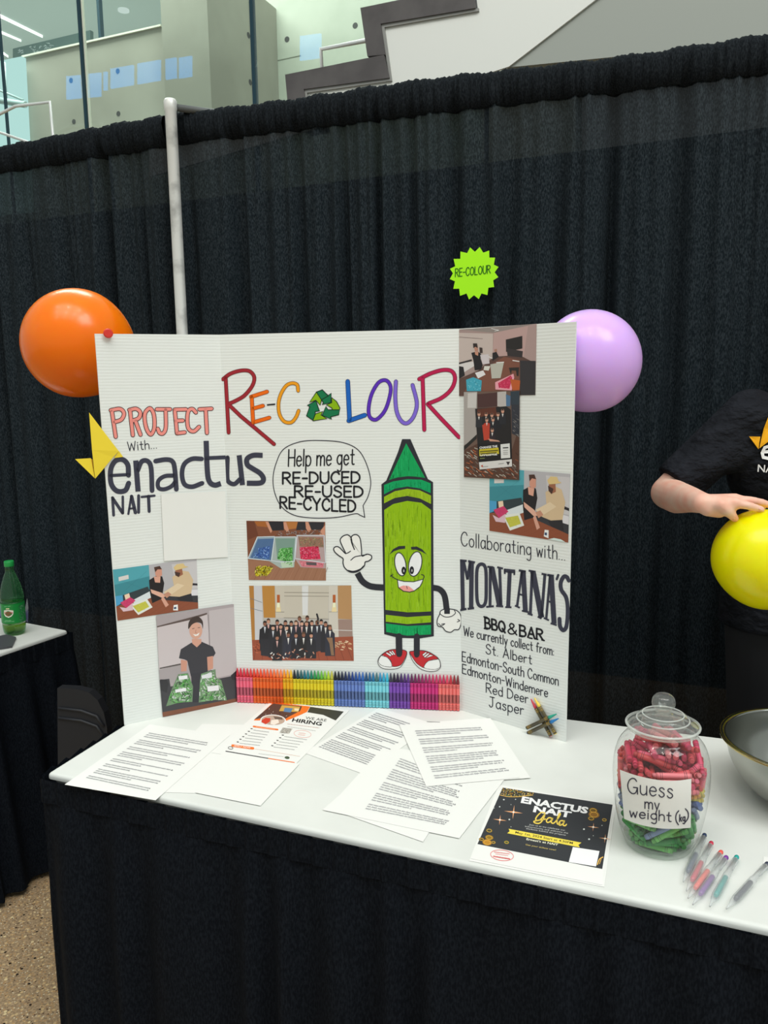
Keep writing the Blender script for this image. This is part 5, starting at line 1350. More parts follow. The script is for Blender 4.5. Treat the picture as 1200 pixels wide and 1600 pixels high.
rimg = clear('edge_highlight_glass', (.96, .98, .96), .05, .05, 1.5, .34)  # whitened rings: the edge highlights are put into the material
for rr, zz, tt in ((.0592, .2150, .0021), (.0425, .2245, .0013), (.0335, .2335, .0011)):
    mb = MB(); mb.tube([JC + Vector((math.cos(2 * PI * i / 56) * rr, math.sin(2 * PI * i / 56) * rr, zz)) for i in range(57)], tt, 8, cap=False); mb.build('lid_ring', rimg, lid)
mb = MB(); mb.lathe(fine([(.0115, .2355), (.0105, .239), (.0135, .2425), (.0188, .249), (.0192, .256), (.0165, .263), (.010, .268), (.001, .2695)]), JC, 20)
mb.build('lid_knob', lidg, lid)
# white card taped round the belly
sv = []; n = 64; pr = fine(JO)
for r, z in pr:
    for i in range(n): sv.append(JC + Vector((r * math.cos(2 * PI * i / n), r * math.sin(2 * PI * i / n), z)))
sf = [(k * n + i, k * n + (i + 1) % n, (k + 1) * n + (i + 1) % n, (k + 1) * n + i) for k in range(len(pr) - 1) for i in range(n)]
SJ = Skin(sv, sf)
cr = lambda p: (940 + p[0] / 4.615, 1090 + p[1] / 4.615)
top = catmull([(135, 520, 0), (250, 560, 0), (400, 592, 0), (530, 598, 0), (645, 585, 0)], False, 4)
bot = catmull([(165, 872, 0), (270, 912, 0), (400, 938, 0), (520, 944, 0), (640, 936, 0)], False, 4)
mb = MB(); V = []
for lay in (.0006, .0009):
    for j in range(9):
        for a, b in zip(top, bot): V.append(SJ.at(cr(a.lerp(b, j / 8)), lay))
m_ = len(top); N = m_ * 9; Fc = []
for j in range(8):
    for i in range(m_ - 1):
        a = j * m_ + i
        Fc += [(a, a + 1, a + m_ + 1, a + m_), (N + a + m_, N + a + m_ + 1, N + a + 1, N + a)]
mb.add(V, Fc, smooth=True); card = mb.build('label_card', PAPER, jar)
ik = Ink(SJ, (940, 1090, 4.615), .0013)
PEN = '3a3848'
ik.write('Guess', (192, 686), (512, 722), 108, 8, PEN, up=(.0, -1)); ik.write('my', (314, 796), (415, 806), 78, 8, PEN, up=(0, -1))
ik.write('weight', (206, 858), (500, 892), 72, 8, PEN, up=(.02, -1)); ik.write('(', (532, 896), (552, 898), 78, 8, PEN, up=(.02, -1)); ik.write('kg', (560, 890), (598, 886), 50, 8, PEN, up=(.02, -1)); ik.write(')', (600, 880), (622, 878), 74, 8, PEN, up=(.02, -1))
ik.build('lettering', card)
# the crayon pieces, each one lying where it settled
POSES = """-126,-325,89,45,-674,227,701
-52,-247,85,45,-670,227,706
260,8,85,145,-388,591,692
154,4,85,40,-221,672,-706
-249,82,86,628,684,-161,-334
112,465,302,582,-185,715,-340
367,183,169,647,-684,32,335
-261,225,85,675,372,-601,212
322,126,87,590,694,-145,387
-103,453,241,833,80,-536,-110
188,-158,186,74,-579,362,-727
-411,89,186,710,678,5,-190
32,-466,269,378,560,283,681
-51,-380,190,612,-389,-633,271
-59,-360,309,374,-838,-145,370
-137,368,198,301,527,-228,-762
-441,-196,305,183,466,-553,666
-331,-2,188,616,501,-494,355
-351,-115,291,658,569,452,-195
127,-237,153,481,-234,578,-617
132,-373,341,354,212,-847,-335
55,-551,480,248,697,-569,-359
-2,-181,224,57,-734,271,620
323,-180,291,549,-739,-365,-138
-237,282,295,21,833,-288,472
424,-375,485,924,323,-74,-189
-330,95,350,584,157,-373,-704
245,182,243,804,-247,532,100
-85,400,327,167,-782,342,-494
-50,63,247,699,277,-572,327
-346,508,657,82,779,601,161
-53,-558,524,56,-418,143,-895
519,223,485,263,779,-523,225
93,-317,428,608,484,-529,-340
307,-449,741,490,300,195,-795
-104,9,372,454,431,-375,-683
429,96,325,385,-262,-445,-765
-30,90,399,472,-380,692,-394
-429,-58,384,341,64,719,-602
330,86,363,592,-664,202,410
409,465,634,37,41,-996,70
147,385,416,541,110,432,713
-83,169,318,143,-729,-124,658
-168,213,403,471,-498,453,-570
-587,189,750,227,-943,-161,-183
480,-196,549,135,80,929,334
-472,-193,416,399,638,-373,543
-391,-96,487,540,67,-611,-575
484,-317,541,307,212,264,-889
353,161,465,645,571,458,220
-376,-378,519,395,656,-159,623
-193,451,499,175,537,114,-817
-142,370,531,169,620,557,525
-266,435,641,124,646,533,532
265,304,548,611,-647,-273,366
418,-42,496,109,-533,-662,515
-267,240,521,820,123,-531,175
-31,246,560,83,-35,-587,-804
-253,-60,481,794,43,-465,-389
118,-219,507,484,-131,758,416
257,-263,546,281,-601,-212,-718
531,-256,694,236,-26,-440,866
192,37,483,379,77,447,807
267,-286,644,483,142,627,595
231,563,616,86,887,-420,-170
183,-37,553,254,424,408,767
-446,-156,555,504,240,777,-290
-227,-64,586,466,438,-576,509
-151,-158,527,686,707,96,-143
74,-315,647,226,323,668,631
136,-523,727,89,567,718,395
-107,-363,618,672,-558,484,-49
9,-39,578,692,622,-99,-352
202,182,659,155,23,-713,683
-542,-180,673,579,775,250,39
70,39,660,509,-667,-367,-400
-340,-480,832,576,-42,664,-475
-593,-321,1164,802,12,-32,-597
36,636,757,70,943,325,0
-100,310,729,663,522,-290,-451
-281,149,708,658,-361,650,-118
-151,-361,725,22,-524,234,-818
477,200,662,566,-739,-337,144
-288,-501,738,414,-740,-103,520
-236,388,751,707,-495,503,-45
-60,409,780,221,-819,-218,-482
-41,-184,781,66,-812,189,548
-295,368,850,408,-284,-652,572
480,49,748,71,-421,600,676
-41,-296,755,154,657,-95,732
322,-248,854,359,122,-814,-440
-317,55,785,126,-610,633,-460
-69,60,770,449,-761,-17,-468
439,-107,785,246,405,-426,771
97,-541,962,390,425,73,813
354,407,797,757,-167,-559,-294
-490,-168,820,952,104,-260,-126
372,131,855,418,326,700,478
-137,-446,920,650,471,-466,-373
392,-357,1003,550,199,-802,121
-382,-413,986,805,232,184,-514
303,595,1337,184,881,415,131
92,-658,1057,512,-85,-106,848
-79,119,855,791,541,-266,-103
668,-32,1123,656,87,-67,747
260,-447,1065,243,-662,121,-698
411,-229,957,460,146,801,354
211,357,763,522,579,-382,497
-340,-187,823,627,713,114,292
195,506,981,649,-231,631,-356
397,31,854,633,-526,502,-265
-316,-62,901,5,334,472,-816
309,451,1092,250,-317,627,-666
-124,643,889,53,967,247,31
-102,-433,1070,148,-150,918,335
602,-108,1115,80,69,-980,-167
-372,53,931,106,-663,-277,-687
-463,-484,1173,11,516,-846,-133
243,329,874,724,45,-681,-100
342,230,923,826,-225,517,15
249,417,923,670,-310,-619,268
111,474,1073,841,-451,-295,48
662,140,1203,874,-19,25,486
-11,29,889,610,719,-287,-168
-175,-193,974,821,49,-547,155
-219,44,1030,203,-657,-101,719
-545,32,1168,487,-364,431,667
-212,603,773,391,-60,28,918
-587,220,991,891,374,-230,112
-357,-353,1081,580,-216,-307,723
-283,-50,1026,127,-690,229,-675
134,561,1315,474,-530,-75,700
-264,-465,1132,204,-380,81,899
-134,-165,1067,536,257,795,-121
-488,374,1073,260,171,803,508
220,51,1000,586,-214,617,480
-248,-545,1192,480,116,-303,-815
-98,-431,1225,182,-609,548,-544
-410,-290,1227,266,-589,40,762
-190,286,1005,212,602,-525,-563
404,115,1023,688,513,-175,-482
-164,140,1024,134,717,51,682
-131,426,993,388,71,-860,-323
-358,164,1137,52,-222,-560,797
-675,-77,1305,749,-43,16,661
-331,-228,1157,780,-212,-588,7
-291,495,1115,606,533,-315,-499
171,-189,1035,54,-361,-491,791
489,39,1011,183,693,543,-437
-59,530,1318,309,-110,76,942
24,627,1263,402,592,598,361
225,-529,1223,337,540,533,557
388,-217,1070,432,417,700,386
-407,227,1358,423,-441,-22,791
431,-258,1221,781,351,302,-419
262,268,1108,764,274,454,367
135,171,1142,529,747,262,-306
-23,154,1161,395,-206,-702,-555
384,174,1243,509,-603,-116,604
497,-101,1155,725,652,-20,221
-379,367,1197,43,-198,-950,238
329,-289,1271,314,-179,-738,-570
178,-164,1239,482,-639,323,505
15,313,1250,546,688,68,474
-79,41,1121,575,-673,183,427
-38,416,1367,570,577,-584,-5
-311,309,1272,35,381,305,872
-394,114,1277,137,-615,592,-502
-102,51,1267,305,125,-795,510
-451,74,1384,592,124,-480,-636
343,326,1320,857,175,-446,-187
-563,-98,1352,159,-397,672,604
125,-565,1395,619,-477,495,-380
432,-210,1321,869,453,196,-34
426,509,1313,164,959,-84,215
-11,5,1273,488,558,-627,242
312,-388,1410,382,676,-583,-240
-478,-28,1381,858,-340,-337,184
247,-86,1341,342,698,152,-610
156,-302,1337,572,713,-228,-336
-180,-275,1261,478,667,434,372
553,73,1298,683,729,-39,-28
-556,-87,1551,219,278,682,-641
-235,83,1354,103,105,-633,-760
136,-480,1457,654,-395,472,-441
-292,-352,1441,665,503,-334,439
-380,-21,1449,675,731,-88,48
552,88,1401,386,-399,-556,-619
180,498,1589,506,-484,590,-402
-558,-76,1653,728,-666,119,113
234,129,1365,671,177,-675,251
-158,157,1399,159,72,-612,-772
142,465,1498,570,422,-497,-501
-461,61,1509,606,680,288,-296
235,15,1403,749,-402,527,15
-15,-89,1489,647,460,585,166
564,144,1510,701,-635,170,276
95,390,1427,407,465,690,377
-264,154,1552,589,-541,-139,584
-384,-189,1537,677,729,-88,48
-99,173,1511,510,139,-649,-547
-206,-374,1379,163,-228,-605,-745
-407,400,1435,9,673,704,-228
86,373,1548,98,-792,213,-564
73,-573,1494,407,581,-428,-559
348,3,1522,657,-602,338,302
578,-105,1626,139,323,-830,433
-51,-221,1499,1,485,-348,-802
-470,-157,1590,560,589,-445,376
-198,-299,1618,574,-502,-357,540
464,164,1547,391,669,-574,265
353,48,1642,389,-451,-550,-585
431,-165,1676,700,594,-296,263
236,-51,1528,236,169,591,-752
199,146,1581,708,655,-264,-30
34,-187,1553,229,362,-487,-761
-115,-210,1632,483,657,304,492
-181,-119,1737,638,-663,262,291
-184,165,1626,671,565,479,38
-158,296,1672,306,445,839,60
-118,530,1741,244,546,52,-800
188,-248,1706,536,304,-525,587
65,-180,1715,413,387,492,-661
244,230,1730,582,-722,-150,342
337,-24,1748,521,1,636,-569
106,188,1788,714,-592,-307,-212
-9,53,1856,601,306,655,-341
-32,15,1761,390,-719,-345,-460
-195,-49,1883,94,470,-640,-601
-9,-69,1925,712,-582,-391,37
254,-94,1952,11,249,-594,-765
239,91,1872,562,390,634,-361
73,198,1889,402,651,-344,544
55,52,1952,697,450,505,-236"""
poses = [tuple(int(v) for v in row.split(',')) for row in POSES.split()]
kinds = {'green': ['3f9a48', '54a44c', '2f7c3c', '6cb45c'], 'blue': ['5a76b4', '7486a8', '4862a4', '8a98b0'], 'yellow': ['d8c03c', 'd89a3c', 'c8b848', 'e0a848'], 'pink': ['d8486c', 'c83454', 'e2607c', 'cc4a4c', 'e47c84', 'd05058']}
protos = {}
for k, cs in kinds.items():
    protos[k] = []
    for c in cs:
        w_ = MB(); L, R = .062, .0049
        cw, cb = C(c), C('2a2228')
        tip_ = tuple(x * .72 for x in cw)
        zz = [0, .003, .008, .0087, .011, .0117, .046, .0467, .049, .0497, .055, .062]
        w_.lathe([(R * (.85 if i in (0,) else 1), z - L / 2) for i, z in enumerate(zz[:-1])], n=10, cols=[tip_, cw, cb, cw, cb, cw, cb, cw, cb, cw])
        t_ = MB(); t_.lathe([(R * .86, .055 - L / 2), (R * .84, .060 - L / 2), (R * .7, .062 - L / 2)], n=10, col=tip_)
        protos[k].append((w_.mesh('crayon_piece', WAX), t_.mesh('wax_end', WAX)))
rg = random.Random(8)
LAB = {'green': 'green crayon piece in the bottom layer of the glass jar', 'blue': 'blue crayon piece in the blue layer of the glass jar', 'yellow': 'yellow or amber crayon piece in the thin yellow layer of the glass jar', 'pink': 'pink or red crayon piece in the top layer of the glass jar'}
for x, y, z, a, b, c, d in poses:
    zz = z / 1e4 + rg.uniform(-.006, .006)
    k = 'green' if zz < .055 else 'blue' if zz < .088 else 'yellow' if zz < .108 else 'pink'
    wm, tm = rg.choice(protos[k])
    o = bpy.data.objects.new('crayon_piece', wm); COL.objects.link(o)
    o.location = JC + Vector((x / 1e4, y / 1e4, z / 1e4 + .0015)); o.rotation_mode = 'QUATERNION'; o.rotation_quaternion = Quaternion((a / 1e3, b / 1e3, c / 1e3, d / 1e3)).normalized()
    e_ = bpy.data.objects.new('wax_end', tm); COL.objects.link(e_); e_.parent = o
    tag(o, LAB[k], 'crayon', '%s crayon pieces in the glass jar' % k)

# ================================================================ gel pens
BARREL = clear('frosted_clear_plastic', (.95, .96, .96), .02, .35, 1.2, .22, (.9, .92, .92))
PR = .0058
def pen(tail, tip, col, label, refill0=.45):
    a, b = at_z(tip, TZ + PR), at_z(tail, TZ + PR)
    a.z = b.z = TZ + PR + .0022
    L = (b - a).length
    Rm = (b - a).to_track_quat('Z', 'Y').to_matrix()
    root = thing('gel_pen', a.lerp(b, .5) - UP * PR, label, 'pen', 'clear gel pens beside the glass jar')
    mb = MB(); mb.lathe([(.0012, .0), (.0022, .010), (.0046, .024), (PR, .034), (PR, L * .62), (.0049, L * .63), (.0049, L - .012)], a, 16, mtx=Rm); mb.build('barrel', BARREL, root)
    mb = MB(); mb.lathe([(.0030, L * .20), (.0040, L * .23), (.0040, L * .56), (.003, L * .57)], a, 12, mtx=Rm); mb.build('refill', mat('refill_ink', col, .35), root)
    mb = MB(); mb.lathe([(.0040, L - .0115), (.0040, L - .003), (.0034, L - .0008), (.0020, L)], a, 14, mtx=Rm); mb.build('push_button', mat('button_plastic', col, .25), root)
    s = UP.cross((b - a).normalized()).normalized()
    mb = MB(); d = (b - a).normalized(); o0 = UP * .0034 + s * -.0042
    mb.tube([a + d * (L - .014) + o0 * .9, a + d * (L - .02) + o0 * 1.35, a + d * (L - .052) + o0 * 1.3], .0013, 8); mb.build('clip', BARREL, root)
pq = lambda x, y: (1040 + x / 7.5, 1280 + y / 7.5)
pen(pq(460, 192), pq(205, 748), '2c3c5c', 'clear gel pen with dark navy button, leftmost in the row')
pen(pq(540, 285), pq(245, 855), 'c8304c', 'clear gel pen with crimson red button, second from the jar')
pen(pq(655, 392), pq(262, 942), 'ee5a4c', 'clear gel pen with coral orange button, between red and purple pens')
pen(pq(716, 455), pq(318, 1017), '7c3c98', 'clear gel pen with purple button, between coral and teal pens')
pen(pq(838, 450), pq(515, 1040), '1c9a94', 'clear gel pen with teal green button, right of the purple pen')
pen(pq(1200, 530), pq(712, 1066), '34384a', 'clear gel pen with near-black button lying apart at far right')
sheet('paper_slip', '1193,1338 1230,1346 1226,1362 1192,1352', .0008, 'small white printed slip at the right edge behind the farthest pen', 'paper')
# ================================================================ steel bowl
bc = at_z((1262, 1255), TZ); BRm = .150
bc.z = TZ + .0008
bowl = thing('mixing_bowl', bc, 'large stainless steel mixing bowl at the right edge of the table', 'bowl')
bp_ = [(.045, .0), (.060, .001), (.085, .012), (.115, .038), (.138, .075), (.147, .110), (.1495, .122)]
mb = MB(); mb.lathe([(.001, .0)] + fine(bp_, 4) + [(.156, .1235), (.158, .121), (.157, .119)], bc, 72, cap0=True, cap1=False)
mb.lathe([(.001, .0022)] + [(r - .0016, z + .0015) for r, z in fine(bp_, 4)] + [(.1565, .1245), (.1585, .1215)], bc, 72, cap0=True, cap1=False)
mb.build('shell', mat('polished_steel', '9fa09a', .22, metal=1.0), bowl)
mb = MB(); mb.tube([bc + Vector((math.cos(2 * PI * i / 64) * .1575, math.sin(2 * PI * i / 64) * .1575, .122)) for i in range(65)], .0022, 8, cap=False); mb.build('rolled_rim', mat('rim_steel', 'c0b078', .22, metal=1.0), bowl)

# ================================================================ things on the neighbouring table
bt = at_z((23.5, 990), TZ); bt.z = TZ + .0008
sc = depth(bt) / FOC
bottle = thing('soda_bottle', bt, 'green plastic soda bottle with green cap on the neighbouring table', 'bottle')
BH = .238
H_ = lambda y: (993 - y) * sc * 1.06
bprof = [(.001, .006), (.016, .001), (.028, .002), (.0335, .012), (.0355, .030), (.035, .040), (.0355, .042), (.036, .105), (.0355, .108), (.037, .115), (.0365, .125), (.031, .155), (.0215, .185), (.0155, .200), (.0135, .206), (.0135, .222)]
kz = H_(884) / .238; kr = kz * .98
bprof = [(r * kr, z * kz) for r, z in bprof]
GB = clear('green_bottle_plastic', (.50, .80, .55), .02, .05, 1.45, .10, (.10, .42, .18))
mb = MB(); mb.lathe(fine(bprof, 3), bt, 40); bb = mb.build('bottle_body', GB, bottle)
mb = MB(); mb.lathe([(.0148 * kr, .221 * kz), (.0152 * kr, .222 * kz), (.0152 * kr, .236 * kz), (.0142 * kr, .2385 * kz)], bt, 24); mb.build('cap', mat('green_cap', '1f9a4a', .4), bottle)
mb = MB(); mb.lathe([(.001, .007 * kz), (.02 * kr, .004 * kz), (.031 * kr, .012 * kz), (.034 * kr, .03 * kz), (.034 * kr, .036 * kz)], bt, 32); mb.build('drink', clear('pale_ginger_drink', (.86, .74, .30), .0, .1, 1.1), bottle)
lr = .0368 * kr
V, Fc = [], []
for j, z in enumerate((.042, .06, .08, .105)):
    for i in range(40): V.append(bt + Vector((lr * math.cos(2 * PI * i / 40), lr * math.sin(2 * PI * i / 40), z * kz)))
Fc = [(k * 40 + i, k * 40 + (i + 1) % 40, (k + 1) * 40 + (i + 1) % 40, (k + 1) * 40 + i) for k in range(3) for i in range(40)]
mb = MB(); mb.add(V, Fc, smooth=True); wl = mb.build('wrap_label', mat('green_label', '168a3c', .35), bottle)
SB = Skin(V, Fc)
ik = Ink(SB, (0, 870, 11.43), .0008, .0003)
ik.fill(PW('75,955 150,945 240,960 238,1020 205,1065 155,1088 100,1065 75,1020'), 'e8e4d4', 1); ik.fill(PW('105,940 165,935 165,915 110,918'), 'd8d8a8', 1)
ik.typed('CANADA', (85, 1012), (230, 1008), 26, 'c83c50', 3, .03); ik.typed('DRY', (115, 1050), (195, 1048), 26, 'c83c50', 3, .03)
ik.typed('GINGER ALE', (85, 1165), (255, 1160), 20, 'a8dcb0', 3, .0); Ls(ik, 2, 7, '8cd09a', '95,1135 200,1132', '80,890 190,880')
F(ik, 1, ('c8d4cc', '318,860 430,815 455,1150 340,1195')); speck(ik, '322,870 428,828 450,1145 345,1185', ['5a8a6a', '8aa898', '3a6a4c'], 160, 5, 16, 3, 2, .1)
ik.build('print', wl)
mb = MB(); q = [at_z(p, TZ + .001) for p in ((-30, 1002), (10, 994), (25.5, 998), (19, 1012), (-30, 1020))]
mb.slab(q, (0, 0, .006)); tag(mb.build('phone_case', mat('charcoal_plastic', '4a4c50', .5)), 'dark grey flat slab lying in front of the green bottle', 'box')
mb = MB(); q = [at_z(p, TZ + .0012) for p in ((36, 968), (44, 964), (50, 962), (44, 973))]
top_ = q[1].lerp(q[2], .5) + UP * .05
mb.add([q[0] + Vector((0, 0, 0)), q[3], q[2], q[1], q[0].lerp(top_, .8) + UP * .03, top_ + UP * .02, q[3].lerp(top_, .6) + UP * .015], [(0, 1, 6, 4), (1, 2, 5, 6), (2, 3, 4, 5), (4, 6, 5), (0, 3, 2, 1), (3, 0, 4)])
tag(mb.build('plastic_wrapper', clear('crinkled_clear_plastic', (.8, .8, .82), .2, .2)), 'crumpled clear plastic wrapper just behind the green bottle', 'wrapper')
pb = at_z((-4, 962), TZ); pb.z = TZ + .001
mb = MB(); mb.rings([[pb + Vector((x * k, y * k, z)) for x, y in ((-.05, -.03), (.02, -.035), (.034, 0), (.02, .03), (-.05, .03))] for z, k in ((0, .95), (.006, 1.0), (.03, 1.0), (.04, .85))]); tag(mb.build('snack_packet', mat('lavender_foil', '7f7cb4', .35)), 'lavender packet at the left edge beside the green bottle', 'packet')

# ================================================================ the person behind the table
def capsule(mb, a, ra, b, rb, n=14, flat=False):
    a, b = Vector(a), Vector(b)
    d = b - a; L = d.length
    Rm = d.normalized().to_track_quat('Z', 'Y').to_matrix() if L > 1e-6 else Matrix.Identity(3)
    prof = []
    if not flat:
        for i in range(6): t = PI / 2 * (1 - i / 5); prof.append((ra * math.cos(t), -ra * math.sin(t)))
        for i in range(6): t = PI / 2 * i / 5; prof.append((rb * math.cos(t), L + rb * math.sin(t)))
    else: prof = [(ra, 0), (ra + (rb - ra) * .5, L / 2), (rb, L)]
    mb.lathe(prof, a, n, mtx=Rm)
def chain(mb, pts, n=12):
    for (a, ra), (b, rb) in zip(pts, pts[1:]): capsule(mb, a, ra, b, rb, n)
def fuse(mb, name, m, parent, vox, smooth=5, fac=.5):
    o = mb.build(name, m, parent, (0, 0, 0)) if parent is None else mb.build(name, m, parent, WLOC[parent])
    me = bake(o, [('REMESH', dict(mode='VOXEL', voxel_size=vox, use_smooth_shade=True)), ('SMOOTH', dict(iterations=smooth, factor=fac))])
    for p in me.polygons: p.use_smooth = True
    me.materials.clear(); me.materials.append(m)
    return o
SKIN_M = mat('skin', 'efb8a4', .5, spec=.35)
add_noise(SKIN_M, 30, 'ebab95', 'f8c4b0', .3, .7, 3)
SHIRT_M = add_noise(mat('black_cotton', '14151a', .85, spec=.15), 11, '13151a', '1f2127', bump=.9, dist=.05, stretch=(1, 1, 1.6))
PO = Vector((1.45, .28, 0))
person = thing('person', PO, 'person in a black short-sleeved logo shirt resting a hand on the yellow balloon', 'person')
SR, ER, WR = Vector((1.285, .25, 1.445)), at_y((1043, 770), .20), at_y((1098, 786), -.03)
body = MB()
capsule(body, (1.36, .28, 1.30), .105, (1.54, .28, 1.30), .105); capsule(body, (1.37, .275, 1.12), .11, (1.53, .275, 1.12), .11); capsule(body, (1.37, .28, .97), .115, (1.53, .28, .97), .115)
capsule(body, (1.31, .265, 1.425), .055, (1.59, .265, 1.425), .055); capsule(body, (1.36, .27, 1.44), .05, (1.45, .268, 1.50), .052); capsule(body, (1.54, .27, 1.44), .05, (1.45, .268, 1.50), .052); capsule(body, (1.45, .27, 1.42), .075, (1.45, .252, 1.53), .055)
# head: skull, jaw, nose, ears
capsule(body, (1.45, .262, 1.65), .084, (1.45, .232, 1.65), .076); capsule(body, (1.45, .205, 1.575), .050, (1.45, .180, 1.548), .032); capsule(body, (1.45, .235, 1.605), .068, (1.45, .203, 1.585), .058)
capsule(body, (1.45, .156, 1.635), .010, (1.45, .136, 1.598), .013); capsule(body, (1.435, .134 + .014, 1.596), .009, (1.465, .134 + .014, 1.596), .009); capsule(body, (1.40, .166, 1.658), .011, (1.50, .166, 1.658), .011); capsule(body, (1.405, .19, 1.60), .022, (1.40, .205, 1.62), .02); capsule(body, (1.495, .19, 1.60), .022, (1.50, .205, 1.62), .02)
for s in (-1, 1):
    capsule(body, (1.45 + s * .080, .25, 1.64), .013, (1.45 + s * .083, .248, 1.60), .011)
# arm on the balloon
chain(body, [(SR, .052), (SR.lerp(ER, .5), .047), (ER, .041), (ER.lerp(WR, .3) + Vector((0, 0, -.004)), .040), (ER.lerp(WR, .7), .030), (WR, .0235)], 18)
P = lambda x, y, dy: at_y((1100 + x / 8.89, 640 + y / 8.89), dy)
kn = {'index': P(430, 1300, -.045), 'middle': P(440, 1255, -.02), 'ring': P(410, 1250, .005), 'little': P(370, 1255, .027)}
for k, f0 in (('index', .017), ('middle', .017), ('ring', .0165), ('little', .015)):
    capsule(body, WR, .020, kn[k], f0 * .88)
capsule(body, WR, .0225, P(230, 1325, -.045), .0165); capsule(body, P(60, 1360, -.035), .021, P(210, 1420, -.03), .0145)
chain(body, [(kn['index'], .0115), (P(600, 1330, -.047), .0098), (P(720, 1365, -.042), .0088), (P(800, 1388, -.036), .0078)], 12)
chain(body, [(kn['middle'], .0115), (P(640, 1262, -.022), .0100), (P(800, 1290, -.014), .0090), (P(900, 1325, -.008), .0080)], 12)
chain(body, [(kn['ring'], .0110), (P(600, 1262, .012), .0096), (P(740, 1300, .025), .0088), (P(830, 1345, .034), .0078)], 12)
chain(body, [(kn['little'], .0100), (P(510, 1280, .045), .0085), (P(600, 1330, .058), .0075), (P(650, 1380, .064), .0070)], 12)
chain(body, [(P(235, 1320, -.05), .016), (P(320, 1400, -.052), .0125), (P(385, 1465, -.044), .0108), (P(430, 1515, -.036), .0090)], 12)
# far arm, hand under the other side of the balloon
SL, EL, WL = Vector((1.615, .25, 1.445)), Vector((1.665, .17, 1.165)), Vector((1.475, -.005, 1.075))
chain(body, [(SL, .052), (SL.lerp(EL, .5), .047), (EL, .041), (EL.lerp(WL, .3), .040), (EL.lerp(WL, .7), .030), (WL, .0235)], 18)
yc, yr = YB
base = Vector((1.405, -.02, 1.075))
for i, (oz, oy, ln) in enumerate(((.032, -.030, .95), (.012, -.040, 1.05), (-.010, -.042, 1.0), (-.031, -.036, .82))):
    k = base + Vector((.012, oy * .5, oz)); capsule(body, WL, .020, k, .015)
    def on(az, el, lift=.009): return yc + Vector((math.cos(el) * math.cos(az), math.cos(el) * math.sin(az), math.sin(el))) * (yr + lift)
    el = math.atan2(k.z - yc.z, .14)
    chain(body, [(k, .0105), (on(-.42, el, .012), .0096), (on(-.42 - .22 * ln, el, .0095), .0088), (on(-.42 - .42 * ln, el, .008), .0078)], 12)
capsule(body, WL, .022, base + Vector((.01, .012, .02)), .018)
chain(body, [(base + Vector((.015, .01, .035)), .014), (yc + Vector((.117, .02, .040)) * 1.0 * (yr + .010) / Vector((.117, .02, .040)).length, .0115), (yc + Vector((.108, .02, .066)) * (yr + .009) / Vector((.108, .02, .066)).length, .0095)], 12)
for s in (-1, 1):
    x = 1.45 + s * .085
    chain(body, [((x, .28, .92), .09), ((x + s * .01, .265, .5), .055), ((x + s * .01, .285, .1), .036)], 16); capsule(body, (x + s * .01, .285, .055), .036, (x + s * .02, .14, .045), .034)
fuse(body, 'body', SKIN_M, person, .0042, 4)
# nails
NAIL = mat('nail', 'e0b0a4', .3)
nl = MB()
for c, u in ((P(792, 1376, -.046), (P(800, 1388, -.036) - P(720, 1365, -.042))), (P(420, 1498, -.047), P(430, 1515, -.036) - P(385, 1465, -.044))):
    z = (CAM - c).normalized() * .6 + UP * .6; u = u.normalized(); v = z.cross(u).normalized(); z = u.cross(v)
    Rm = Matrix((u, v, z)).transposed()
    nl.rings([[c + Rm @ Vector((math.cos(2 * PI * i / 14) * .0062 * k, math.sin(2 * PI * i / 14) * .0048 * k, zz)) for i in range(14)] for zz, k in ((-.004, 1), (.0002, 1), (.0010, .8))])
nl.build('fingernail', NAIL, person)
# face details and hair
for s in (-1, 1):
    e = MB(); c = Vector((1.45 + s * .031, .1655, 1.640)); e.lathe([(.0105 * math.sin(PI * i / 8), -.0105 * math.cos(PI * i / 8)) for i in range(9)], c, 14, cols=[C('e8e4e0')] * 8, mtx=Matrix.Rotation(PI / 2, 3, 'X')); 
    e.lathe([(.005, 0), (.004, .0022), (.001, .0028)], c + Vector((0, -.0098, 0)), 12, C('2a1c18'), mtx=Matrix.Rotation(PI / 2, 3, 'X')); e.build('eye', INK, person)
lp = MB(); lp.tube([(1.428, .158, 1.562), (1.44, .1505, 1.5625), (1.45, .149, 1.5615), (1.46, .1505, 1.5625), (1.472, .158, 1.562)], [.002, .0042, .0048, .0042, .002], 8); lp.build('lips', mat('lips', 'c47c70', .4), person)
for s in (-1, 1):
    lp = MB(); lp.tube([(1.45 + s * .016, .1545, 1.6615), (1.45 + s * .03, .153, 1.6655), (1.45 + s * .048, .160, 1.660)], [.0028, .0034, .0018], 8); lp.build('eyebrow', mat('eyebrow_hair', '3a2a22', .7), person)
    lp = MB(); lp.tube([(1.45 + s * .018, .1575, 1.645), (1.45 + s * .031, .1535, 1.6475), (1.45 + s * .044, .1585, 1.645)], [.0022, .0042, .0022], 8); lp.build('eyelid', SKIN_M, person)
hr = MB(); capsule(hr, (1.45, .275, 1.680), .088, (1.45, .240, 1.690), .080); capsule(hr, (1.45, .31, 1.625), .062, (1.45, .30, 1.575), .05)
for k in range(9): capsule(hr, (1.394 + k * .013, .192, 1.717), .018, (1.396 + k * .0132, .172 + .01 * (k % 2), 1.700), .010)
fuse(hr, 'hair', add_noise(mat('brown_hair', '3a2a22', .6), 60, '2c1e18', '4a3528', stretch=(1, 1, .2)), person, .006, 2)
